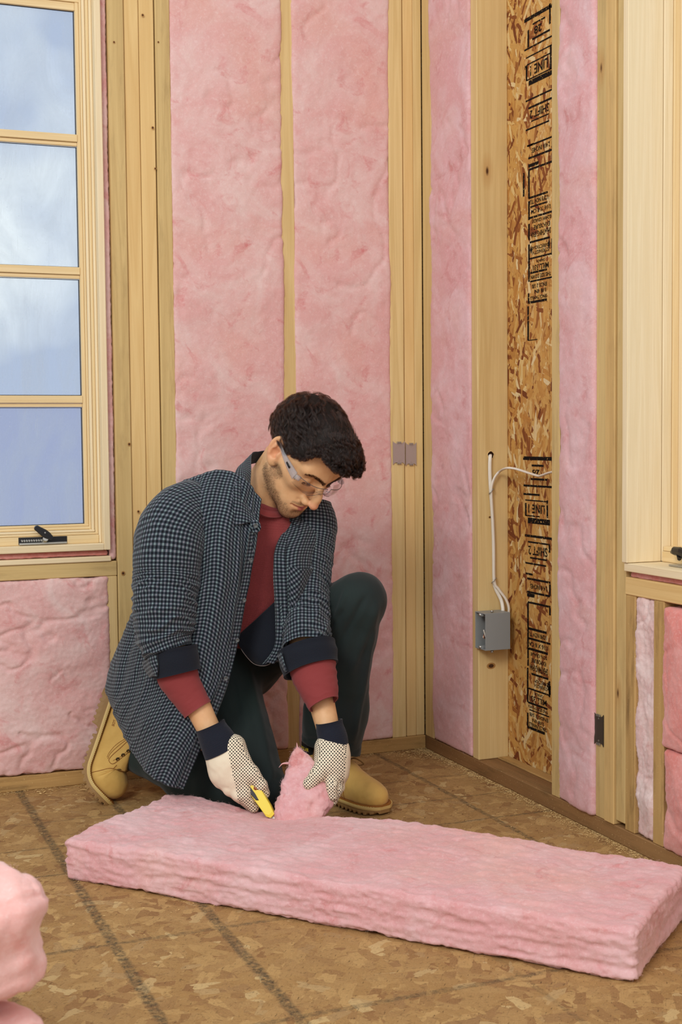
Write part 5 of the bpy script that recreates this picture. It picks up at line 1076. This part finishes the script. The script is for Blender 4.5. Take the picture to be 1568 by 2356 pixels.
# ---- trousers, one implicit shape with folds
def plane_cut(P, a, n_): return (P-a)@np.asarray(n_)
shdL = at(755, 1742, 3.26)-at(826, 1392, 3.13); shdL /= np.linalg.norm(shdL); hemL = at(754, 1720, 3.255); shdR = at(300, 1728, 3.34)-at(603, 1838, 3.07); shdR = -RT*.93-UP*-.25+FW*.25; shdR /= np.linalg.norm(shdR); hemR = at(297, 1727, 3.33)
def f_tr(P):
    d = s_cap(P, at(455, 1555, 3.28), at(545, 1500, 3.35), .110, .100)
    d = smin(d, s_cap(P, at(560, 1470, 3.30), at(545, 1520, 3.35), .098, .10), .05)
    d = smin(d, s_cap(P, at(585, 1445, 3.315), at(548, 1500, 3.35), .100, .10), .03)
    l = s_cap(P, at(545, 1505, 3.34), at(824, 1381, 3.13), .088, .061); l2 = s_cap(P, at(825, 1384, 3.13), at(772, 1640, 3.22), .0590, .070); l3 = s_cap(P, at(772, 1640, 3.22), at(751, 1790, 3.27), .074, .0745)
    lw = smin(smin(l, l2, .03), l3, .03); lw = smax(lw, plane_cut(P, hemL, -UP*.97-RT*.24), .004)
    r = s_cap(P, at(500, 1550, 3.26), at(603, 1826, 3.075), .094, .061); r2 = s_cap(P, at(606, 1836, 3.075), at(440, 1790, 3.20), .062, .062); r3 = s_cap(P, at(440, 1788, 3.2), at(285, 1722, 3.35), .056, .042)
    rw = smin(smin(r, r2, .02), r3, .03); rw = smax(rw, plane_cut(P, hemR, shdR), .004)
    return smin(smin(d, lw, .045), rw, .04)
plo = np.min([at(285, 1330, 3.0), at(860, 1330, 3.4), at(600, 1900, 3.0), at(300, 1800, 3.5)], 0)-.1; phi = np.max([at(285, 1330, 3.5), at(880, 1330, 3.1), at(600, 1400, 3.5), at(880, 1700, 3.3)], 0)+.1
PT, FT = iso(f_tr, plo, phi, .0048); NT_ = vnormals(PT, FT); tx, ty, tz = px_of(PT)
# long soft folds: from the knees down the shins, at the crotch, and a crease down the front of the near thigh
def ridge(x0, y0, x1, y1, w, a, taper=True):
    dx, dy = x1-x0, y1-y0; L = math.hypot(dx, dy); s = ((tx-x0)*dx+(ty-y0)*dy)/L/L; dd = ((tx-x0)*dy-(ty-y0)*dx)/L
    return a*np.exp(-(dd/w)**2)*sstep(s, -.05, .2)*(1-sstep(s, .75, 1.05))
disp_ = fbm(PT*9+4, 3)*.0034+1.7*(ridge(870, 1380, 800, 1560, 9, .005)+ridge(845, 1365, 770, 1500, 7, -.004)+ridge(800, 1350, 756, 1470, 7, .004)+ridge(866, 1400, 806, 1735, 7, .0045)+ridge(884, 1420, 850, 1600, 8, -.003)+ridge(790, 1400, 745, 1470, 6, -.004))
disp_ += 1.6*(ridge(560, 1500, 640, 1850, 10, .004)+ridge(530, 1540, 560, 1700, 10, -.003)+ridge(500, 1620, 600, 1800, 12, .003)+ridge(596, 1540, 660, 1500, 8, -.004)+ridge(690, 1700, 816, 1712, 4, -.003)+ridge(640, 1780, 600, 1860, 9, -.003))
sh_ = (PT-hemL)@shdL; disp_ += np.where((tx > 680), .0016*np.exp(-((sh_+.030)/.003)**2)*-1, 0)
PT = PT+NT_*disp_[:, None]
pm('trousers', PT, FT, 'trousers', label='dark green black work trousers')
# ================================================================== GLOVES
def glove_mat():
    t = NT('cotton_glove'); co = objco(t); z = t.attr('zone'); s = t.node('ShaderNodeSeparateXYZ', {'Vector': z}); ge = t.attr('gco')
    n_ = t.node('ShaderNodeNewGeometry').outputs['Normal']; sn = t.node('ShaderNodeSeparateXYZ', {'Vector': t.attr('gno')}); sg_ = t.node('ShaderNodeSeparateXYZ', {'Vector': ge}); p = .0050
    def dots(a, b):
        u, v = t.math('DIVIDE', a, p), t.math('DIVIDE', b, p)
        d1 = t.math('ADD', t.math('POWER', t.math('SUBTRACT', t.math('FRACT', u), .5), 2), t.math('POWER', t.math('SUBTRACT', t.math('FRACT', v), .5), 2))
        return t.math('LESS_THAN', d1, .085)
    def rot(a, b): return t.math('ADD', a, b), t.math('SUBTRACT', a, b)
    X, Y, Z = sg_.outputs; ax, ay, az = (t.math('ABSOLUTE', o) for o in sn.outputs)
    d1 = dots(*[t.math('MULTIPLY', q, .707) for q in rot(X, Y)]); d2 = dots(*[t.math('MULTIPLY', q, .707) for q in rot(Z, Y)]); d3 = dots(*[t.math('MULTIPLY', q, .707) for q in rot(X, Z)])
    selx = t.math('MULTIPLY', t.math('GREATER_THAN', ax, az), t.math('GREATER_THAN', ax, ay)); sely = t.math('MULTIPLY', t.math('GREATER_THAN', ay, az), t.math('GREATER_THAN', ay, ax))
    d = t.math('ADD', t.math('MULTIPLY', d2, selx), t.math('MULTIPLY', d3, sely)); d = t.math('ADD', d, t.math('MULTIPLY', d1, t.math('SUBTRACT', 1.0, t.math('ADD', selx, sely))))
    d = t.math('MULTIPLY', d, t.math('GREATER_THAN', s.outputs[0], .5)); f = t.noise(co, 1100, 3, .6)
    c = t.mix(t.math('MULTIPLY', f, .6), c8(238, 226, 200), c8(214, 198, 168)); c = t.mix(d, c, c8(22, 20, 24))
    return t.fin(c, .85, .15, t.bump(t.math('ADD', t.math('MULTIPLY', f, .5), t.math('MULTIPLY', d, .9)), .0005, .7))
M['glove'] = glove_mat()
def caps(lst, k=.010):
    A = [(at(*a), at(*b), ra, rb, kk) for a, b, ra, rb, kk in lst]
    def f(P):
        d = None
        for a, b, ra, rb, kk in A:
            e = s_cap(P, a, b, ra, rb); d = e if d is None else smin(d, e, kk)
        return d
    pts = np.array([p for a in A for p in a[:2]]); return f, pts.min(0)-.05, pts.max(0)+.05
def glove(name, lst, dotted, cuff, label, seed):
    f, lo, hi = caps(lst); P, F = iso(f, lo, hi, .0020); N = vnormals(P, F); x, y, z = px_of(P)
    P = P+N*(fbm(P*45+seed, 2)*.0010)[:, None]
    r = empty('glove', tuple(P.mean(0)-np.array(person.location[:])), person, label=label)
    L = np.stack([(P-CAM_P)@RT, (P-CAM_P)@UP, (P-CAM_P)@FW], 1); NL = np.stack([N@RT, N@UP, N@FW], 1)
    zn = dotted(x, y, z, NL).astype(float); mesh('shell', P, F, M['glove'], r, True, attrs={'zone': np.stack([zn, zn*0, zn*0], 1), 'gco': L, 'gno': NL})
    sleeve('cuff', cuff, 30, 60, M['navy_rib'], r, wrinkle=addf(fold(10, 30, .0009, seed, 2), lambda u, v, G, th: .0016*np.exp(-((v-.001)/.003)**2)), thick=.003); return r
RG = [((500, 1722, 2.945), (513, 1775, 2.94), .0300, .0330, .01), ((538, 1718, 2.935), (550, 1785, 2.93), .0270, .0285, .03), ((522, 1755, 2.935), (527, 1784, 2.94), .033, .029, .02),
      ((552, 1786, 2.925), (562, 1826, 2.915), .0225, .0165, .012), ((562, 1826, 2.915), (583, 1858, 2.925), .0160, .0118, .006),
      ((535, 1788, 2.925), (549, 1828, 2.918), .0185, .0155, .004), ((549, 1828, 2.918), (574, 1853, 2.94), .0150, .0115, .004),
      ((514, 1784, 2.935), (527, 1815, 2.925), .0175, .0148, .004), ((527, 1815, 2.925), (556, 1840, 2.955), .0140, .011, .004),
      ((495, 1772, 2.945), (505, 1799, 2.935), .0165, .0135, .004), ((505, 1799, 2.935), (532, 1823, 2.97), .0125, .010, .004),
      ((548, 1742, 2.925), (580, 1780, 2.915), .0200, .0165, .012), ((580, 1780, 2.915), (600, 1806, 2.915), .0160, .0135, .006), ((600, 1806, 2.915), (610, 1826, 2.925), .0132, .0108, .005)]
glove('glove', RG, lambda x, y, z, n_: (x-(523+.205*(y-1722)-(y > 1838)*(y-1838)*.0)) > 0, [(483, 1669, 2.945, .0320, .033), (492, 1690, 2.944, .0365, .035), (504, 1712, 2.94, .040, .036), (512, 1728, 2.94, .0425, .037)], 'dotted cotton glove gripping the knife, plain back showing', 3)
LG = [((752, 1716, 2.945), (757, 1765, 2.925), .0250, .0270, .01), ((775, 1722, 2.95), (772, 1775, 2.935), .0250, .0240, .03), ((764, 1745, 2.935), (764, 1780, 2.93), .029, .026, .03),
      ((748, 1755, 2.915), (730, 1782, 2.895), .0200, .0170, .014), ((730, 1782, 2.895), (712, 1803, 2.895), .0165, .0145, .006),
      ((760, 1782, 2.915), (763, 1810, 2.893), .0150, .0128, .008), ((763, 1810, 2.893), (765, 1832, 2.893), .0124, .0108, .004),
      ((770, 1785, 2.925), (775, 1816, 2.905), .0150, .0128, .005), ((775, 1816, 2.905), (765, 1843, 2.905), .0125, .0105, .004),
      ((778, 1782, 2.94), (780, 1810, 2.925), .0145, .0125, .005), ((780, 1810, 2.925), (760, 1846, 2.918), .0120, .010, .004),
      ((781, 1775, 2.96), (779, 1803, 2.962), .0130, .0110, .005), ((779, 1803, 2.962), (762, 1830, 2.965), .0108, .009, .004)]
glove('glove', LG, lambda x, y, z, n_: (n_[:, 2] < .28) & ((x-(798-.10*(y-1727))) < 0), [(756, 1660, 2.957, .0285, .030), (760, 1680, 2.956, .0310, .033), (765, 1700, 2.952, .0325, .034), (768, 1720, 2.95, .0325, .034, -18)], 'dotted cotton glove pinching the torn pink wool', 7)
# ---- utility knife held in the near hand
kx = at(596, 1840, 2.905)
def knife():
    A, B = at(570, 1790, 2.925), at(625, 1876, 2.893); ax = (B-A)/np.linalg.norm(B-A); n_ = -FW-ax*(-FW@ax); n_ /= np.linalg.norm(n_); s = np.cross(n_, ax); L = np.linalg.norm(B-A)
    if s@RT < 0: s = -s
    def K(x, y, z): return A+ax*x+s*y+n_*z
    r = empty('utility_knife', tuple((A+B)/2), label='yellow utility knife in the right gloved hand, its nose in the batt', cat='knife')
    def prism(poly, z0, z1, bev=.0012):
        poly = np.array(poly); c = poly.mean(0); rings = [(poly*(1)-c)*k+c for k in (.90, 1, 1, .90)]; zs = [z0, z0+bev, z1-bev, z1]; m = len(poly)
        V = [K(p[0], p[1], z) for q, z in zip(rings, zs) for p in q]; F = [[j*m+i, j*m+(i+1) % m, (j+1)*m+(i+1) % m, (j+1)*m+i] for j in range(3) for i in range(m)]+[list(range(m))[::-1], [3*m+i for i in range(m)]]; return V, F
    body = [(-.05, -.012), (-.02, -.014), (.02, -.0145), (.055, -.0125), (L-.004, -.0105), (L+.004, -.004), (L+.002, .0075), (L-.02, .0105), (.03, .0125), (-.02, .0125), (-.05, .010)]
    mesh('body', *prism(body, -.009, .009), M['yellow'], r, False)
    mesh('grip_inlay', *prism([(.012, -.0135), (.034, -.0130), (.052, -.0098), (.056, -.0045), (.040, -.0035), (.014, -.0050)], .0085, .0100, .0004), M['black_plastic'], r, False)
    V, F = tube([K(.004, .0045, .0094), K(.030, .0040, .0094)], .0010, 6); mesh('slider_track', V, F, M['wire_black'], r)
    V, F = tube([K(.030, .004, .009), K(.0302, .004, .0108)], .0042, 14); mesh('screw', V, F, M['copper'], r)
    mesh('blade', *prism([(L-.004, -.007), (L+.018, -.007), (L+.010, .006), (L-.004, .006)], -.0004, .0004, .0001), M['zinc'], r, False)
M['yellow'] = plain('yellow_plastic', c8(238, 214, 72), .3, .5); knife()
# ---- flap of wool torn up from the batt
W_ = [(686, 1908, 2.885, .054, .030), (693, 1862, 2.897, .053, .028), (700, 1834, 2.905, .058, .023), (701, 1808, 2.913, .051, .021), (699, 1784, 2.917, .043, .018), (693, 1764, 2.92, .033, .014), (688, 1746, 2.92, .022, .010), (685, 1730, 2.92, .011, .006), (684, 1720, 2.922, .002, .002)]
def flap():
    P, F = None, None
    C_ = np.array([at(*w[:3]) for w in W_]); R_ = np.array([w[3:] for w in W_]); nr, nc = 110, 150; C_, R_ = spline(C_, nr), spline(R_, nr); T = np.gradient(C_, axis=0); T /= np.linalg.norm(T, axis=1)[:, None]
    S = np.cross(T, -FW); S /= np.linalg.norm(S, axis=1)[:, None]; Dn = np.cross(S, T); th = np.linspace(0, 2*math.pi, nc, endpoint=False); cs, sn = np.cos(th), np.sin(th); cs = np.sign(cs)*np.abs(cs)**.7; sn = np.sign(sn)*np.abs(sn)**.7
    G = C_[:, None]+S[:, None]*(cs[None, :, None]*R_[:, :1, None])+Dn[:, None]*(sn[None, :, None]*R_[:, 1:2, None]); N = G-C_[:, None]; N /= np.linalg.norm(N, axis=2)[..., None]+1e-9
    h = fbm(G*22+3, 4)*.0095+fbm(G*60, 3)*.0020; h = h*np.minimum(1, R_[:, :1]/.02); G = G+N*h[..., None]; A = G.reshape(-1, 3)
    o = mesh('insulation_flap', A, grid_faces(nr, nc, True), M['pink_floor'], None, True, attrs={'pc': A-C_[0]}, label='torn upright flap of pink wool pinched in the gloved left hand', cat='insulation')
    fuzz(o, A, N.reshape(-1, 3), 1600, .006, .00008, 'fibre', 77)
    for (a, b, c) in (((664, 1756, 2.90), (650, 1757, 2.895), (641, 1766, 2.893)), ((684, 1726, 2.92), (683, 1715, 2.92), (682, 1708, 2.921))):
        P = spline([at(*a), at(*b), at(*c)], 10); V, F = tube(P, np.linspace(.0028, .0003, 10), 8, .5); mesh('wisp', V, F, M['pink_floor'], o, attrs={'pc': V})
flap()
# ================================================================== BOOTS
def leather():
    t = NT('wheat_nubuck'); co = objco(t); a = t.noise(co, 22, 4, .6); f = t.noise(co, 900, 3, .6)
    c = t.mix(t.math('MULTIPLY', t.math('SUBTRACT', a, .38, clamp=True), 2.2, clamp=True), c8(214, 172, 92), c8(196, 152, 74)); c = t.mix(t.math('MULTIPLY', f, .25), c, c8(226, 190, 118))
    return t.fin(c, .72, .25, t.bump(t.math('ADD', f, t.math('MULTIPLY', a, .5)), .0003, .6), Sheen_Weight=.15)
M['leather'] = leather(); M['sole'] = plain('crepe_sole', c8(150, 116, 72), .6, .3, .0004, 120); M['welt'] = plain('welt', c8(206, 176, 112), .5, .3); M['welt_dark'] = plain('welt_channel', c8(150, 96, 40), .6, .3)
M['stitch'] = plain('yellow_stitch', c8(236, 206, 120), .6); M['eyelet'] = plain('eyelet', c8(58, 50, 34), .35, .5, Metallic=.7); M['lace'] = plain('brown_lace', c8(112, 82, 40), .7); M['lace2'] = plain('cream_lace_fleck', c8(206, 178, 110), .7)
M['collar_pad'] = plain('black_padding', c8(26, 26, 28), .7)
def half_w(s):
    s = np.asarray(s, float); b = np.interp(s, [0, .06, .12, .20, .235, .30], [.033, .034, .0335, .044, .0455, .0455])
    return b*np.sqrt(np.clip(1-np.clip((s-.235)/.0665, 0, 1)**2.2, .02, 1))*np.sqrt(np.clip(1-np.clip((.034-s)/.0345, 0, 1)**2.2, .02, 1))
def boot(place, bend, label, side, lettering=None):
    """side: +1 or -1, which local y side looks at the camera; place maps local (x toe, y side, z up) to the room"""
    xb = .178
    def bendf(P):
        P = np.array(P, float); x = P[:, 0]-xb; k = np.clip(x/.045, -.0, 1.0) if bend else np.zeros(len(P)); th = bend*np.where(x > 0, k, 0)
        L0 = .065; s = np.maximum(x, 0); m = np.minimum(s, L0); 
        # centre line of the sole bends up over L0, then runs straight
        if bend:
            kap = bend/L0; cx = np.where(s > 0, np.sin(kap*m)/kap, 0)+np.cos(bend)*(s-m); cz = np.where(s > 0, (1-np.cos(kap*m))/kap, 0)+np.sin(bend)*(s-m); a = kap*m
            X = xb+np.minimum(x, 0)+cx-np.sin(a)*P[:, 2]*1.0; Z = cz+np.cos(a)*P[:, 2]; return np.stack([X, P[:, 1], Z], 1)
        return P
    def pl(P): return place(bendf(P))
    r = empty('boot', tuple(place(np.array([[.15, 0, 0]]))[0]-np.array(person.location[:])), person, label=label)
    def f(P):
        Q = P.copy(); Q[:, 1] = Q[:, 1]*1.0
        lo_ = not bend; d = s_ell(Q, (.246, 0, .012 if lo_ else .030), (.053, .045, .036 if lo_ else .044)); d = smin(d, s_cap(Q, (.215, 0, .008 if lo_ else .033), (.150, 0, .034 if lo_ else .056), .0400 if lo_ else .0440, .040), .03)
        d = smin(d, s_cap(Q, (.055, 0, .016), (.20, 0, .018), .033, .040), .02); d = smin(d, s_cap(Q, (.045, 0, .030), (.050, 0, .085), .0330, .036), .02); d = smin(d, s_cap(Q, (.060, 0, .060), (.066, 0, .115), .041, .045), .03); d = smin(d, s_cap(Q, (.150, 0, .034 if lo_ else .052), (.085, 0, .070), .036, .042), .04)
        d = smax(d, -Q[:, 2], .006); d = smax(d, Q[:, 2]-.086, .004); w = half_w(Q[:, 0])-.004; d = smax(d, np.abs(Q[:, 1])-np.maximum(w+Q[:, 2]*.16, .006)-.002, .012); return d
    P, F = iso(f, (-.02, -.08, -.02), (.33, .08, .18), .0026); N = vnormals(P, F)
    dsp = fbm(P*40, 3)*.0008
    if bend: dsp -= .0030*np.exp(-((P[:, 0]-.200-.02*np.abs(P[:, 1])/.04)/.0035)**2)*sstep(P[:, 2], .012, .035)+.0022*np.exp(-((P[:, 0]-.214)/.003)**2)*sstep(P[:, 2], .02, .04)
    dsp -= .0022*np.exp(-((P[:, 0]-.158-.25*(P[:, 2]-.05))/.0020)**2)*0
    P = P+N*dsp[:, None]; mesh('upper', pl(P), F, M['leather'], r, True)
    def footprint(s, off): w = half_w(s)+off; return w
    def slab(name, z0, z1, off, mat, lugs=False, n=130, x0=-.003, x1=.303):
        xs = np.linspace(x0, x1, n); V = []
        for i, x in enumerate(xs):
            w = max(.004, float(half_w(np.clip((x-x0)/(x1-x0)*.30, 0, .30)))+off); a0 = z0(x, i) if callable(z0) else z0; a1 = z1(x, i) if callable(z1) else z1
            V += [(x, -w*.97, a0), (x, -w, (a0+a1)/2), (x, -w*.985, a1), (x, w*.985, a1), (x, w, (a0+a1)/2), (x, w*.97, a0)]
        F = [[i*6+k, i*6+(k+1) % 6, (i+1)*6+(k+1) % 6, (i+1)*6+k] for i in range(n-1) for k in range(6)]+[list(range(6))[::-1], [(n-1)*6+k for k in range(6)]]
        return mesh(name, pl(V), F, M[mat], r, False)
    def lug(x, i):
        base = -.030 if x < .085 else (-.030+.011*sstep(x, .085, .10) if x < .27 else -.019+.004*sstep(x, .27, .30))
        return float(base+(.0042 if (i//4) % 2 else 0)*(1 if (x > .012) else 0)+(.005 if .088 < x < .112 else 0))
    slab('outsole', lug, -.0065, .0035, 'sole', n=170); slab('welt', -.0062, .0012, .0065, 'welt'); slab('welt_channel', .0012, .0030, .0030, 'welt_dark')
    V_, F_, n0 = [], [], 0
    for i in range(62):
        x = .012+i*.0046; w = float(half_w(x))+.0048
        for sd in (1, -1):
            v, f_ = box(x-.0014, x+.0014, sd*w-.0007, sd*w+.0007, .0010, .0022, .0002); V_.append(v); F_ += [[a+n0 for a in q] for q in f_]; n0 += len(v)
    s_ = mesh('welt_stitching', pl(np.vstack(V_)), F_, M['stitch'], r, False); s_['kind'] = 'stuff'
    # find points on the upper for seams, eyelets, text
    from mathutils.bvhtree import BVHTree
    bv = BVHTree.FromPolygons([tuple(p) for p in P], [tuple(int(a) for a in f_) for f_ in F])
    def surf(x, z, sd, off=.0006, y0=.09):
        h = bv.ray_cast(Vector((x, sd*y0, z)), Vector((0, -sd, 0)))
        return np.array(h[0]) + np.array([0, sd*off, 0]) if h[0] is not None else np.array([x, sd*.03, z])
    def seam(pts, sd, rad, mat, name, n=50):
        Q = spline(np.array(pts), n); L = [surf(x, z, sd) for x, z in Q]; V, F = tube(pl(L), rad, 6); mesh(name, V, F, M[mat], r, True)
    for sd in (side, -side):
        seam([(.118, .084), (.132, .078), (.150, .066), (.168, .052), (.163, .040), (.150, .043), (.128, .056), (.104, .070), (.094, .084)], sd, .0008, 'welt_dark', 'seam')
        if side == sd:
            seam([(.112, .084), (.126, .076), (.144, .066), (.160, .050)], sd, .0005, 'welt_dark', 'seam'); seam([(.160, .036), (.146, .038), (.122, .051), (.100, .068), (.090, .084)], sd, .0006, 'welt_dark', 'seam'); seam([(.157, .033), (.143, .035), (.118, .047), (.087, .076)], sd, .0005, 'welt_dark', 'seam')
        seam([(.205, .004), (.200, .030), (.185, .052), (.168, .062)], sd, .0008, 'welt_dark', 'seam')
    eyes = []
    for k in range(4):
        x, z = (.182 if not bend else .158)-.0130*k, (.046 if not bend else .060)+.0090*k; row = []
        for sd in (1, -1):
            c = surf(x-.004, z, sd, .0008, .09); 
            d = np.array([.35, sd*.9, .25]); d /= np.linalg.norm(d); u = np.cross(d, [0, 0, 1]); u /= np.linalg.norm(u); v = np.cross(d, u)
            ring = [c+.0036*(u*math.cos(a)+v*math.sin(a)) for a in np.linspace(0, 2*math.pi, 17)]; V, F = tube(pl(ring), .0013, 6, cap=False); mesh('eyelet', V, F, M['eyelet'], r); row.append(c)
        eyes.append(row)
    def lace(a, b, h, nm='lace'):
        m = (a+b)/2+np.array([.012, 0, .010])*h; Q = spline([a, (a+m)/2+np.array([.003, 0, .003]), m, (b+m)/2+np.array([.003, 0, .003]), b], 24); V, F = tube(pl(Q), .0022, 7, .7); mesh(nm, V, F, M['lace'], r)
        V, F = tube(pl(Q+np.array([.0016, 0, .0014])), .0009, 5); mesh('lace_fleck', V, F, M['lace2'], r)
    for k in range(4):
        lace(eyes[k][0], eyes[k][1], 1.0)
        if k < 3: lace(eyes[k][0], eyes[k+1][1], 1.3)
    for sd in (1, -1):     # bow loops and ends
        c = np.array([.172, 0, .080]) if bend else np.array([.160, 0, .078]); Q = spline([c, c+[.012, sd*.020, .006], c+[.020, sd*.042, -.010], c+[.008, sd*.030, -.014], c+[.002, sd*.006, -.004]], 26); V, F = tube(pl(Q), .0017, 6); mesh('lace', V, F, M['lace'], r)
    # padded collar
    G = []
    for th in np.linspace(0, 2*math.pi, 40, endpoint=False):
        c, s = math.cos(th), math.sin(th); G.append([(.066+.0495*c, .0440*s, z_) for z_ in (.082, .087, .094, .102, .105)]+[(.066+.043*c, .038*s, .104), (.066+.042*c, .037*s, .084)])
    G = np.array(G); A = G.reshape(-1, 3); F = grid_faces(40, 7); F2 = np.array([[39*7+k, 0*7+k, k+1, 39*7+k+1] for k in range(6)]); mesh('padded_collar', pl(A), np.vstack([F, F2]), M['collar_pad'], r, True)
    if lettering: lettering(r, pl, surf)
    return r
def text_mesh(s):
    cu = bpy.data.curves.new('t', 'FONT'); cu.body = s; cu.align_x = 'CENTER'; cu.align_y = 'CENTER'; cu.size = 1; cu.offset = .02; cu.resolution_u = 3
    o = bpy.data.objects.new('t', cu); COL.objects.link(o); me = bpy.data.meshes.new_from_object(o.evaluated_get(bpy.context.evaluated_depsgraph_get())); v = np.array([p.co[:2] for p in me.vertices]); f = [list(p.vertices) for p in me.polygons]
    bpy.data.objects.remove(o); bpy.data.meshes.remove(me); bpy.data.curves.remove(cu); lo, hi = v.min(0), v.max(0); return (v-(lo+hi)/2)/(hi[1]-lo[1]), f
# kneeling boot: sole to the left of the picture, heel up, toes folded on the floor
oA = at(268, 1592, 3.335); xA = at(212, 1760, 3.300)-oA; xA /= np.linalg.norm(xA); yA = FW-xA*(FW@xA); yA /= np.linalg.norm(yA); zA = np.cross(xA, yA)
if zA@RT < 0: zA = -zA
def placeA(P): P = np.asarray(P, float); return oA+P[:, :1]*xA+P[:, 1:2]*yA+P[:, 2:]*zA
def letA(r, pl, surf):
    v, f = text_mesh('STEEL TOE'); V = []
    for a, b in v: V.append(surf(.062+a*.0062, .0215-b*.0062, -1, .0010))
    mesh('stamped_lettering', pl(V), f, M['welt_dark'], r, False)
boot(placeA, math.radians(60), 'tan kneeling boot, heel raised and toes bent on the floor', -1, letA)
# flat boot: toe to the right and towards the camera
toeB = at(884, 1870, 3.155); toeB[2] = .020; heelB = at(712, 1846, 3.36); heelB[2] = .031; xB = toeB-heelB; xB /= np.linalg.norm(xB); yB = np.cross([0, 0, 1.0], xB); yB /= np.linalg.norm(yB); zB = np.cross(xB, yB); oB = toeB-xB*.300
def placeB(P): P = np.asarray(P, float); return oB+P[:, :1]*xB+P[:, 1:2]*yB+P[:, 2:]*zB
def letB(r, pl, surf):
    v, f = text_mesh('CATERPILLAR'); V = []
    for a, b in v:
        th = -math.pi/2-.42+(a*.0064)/.045; V.append((.066+.0505*math.cos(th), .0450*math.sin(th), .0940+b*.0085))
    mesh('collar_lettering', pl(V), f, M['yellow'], r, False)
boot(placeB, 0.0, 'tan lace-up boot flat on the floor under the raised knee', -1, letB)
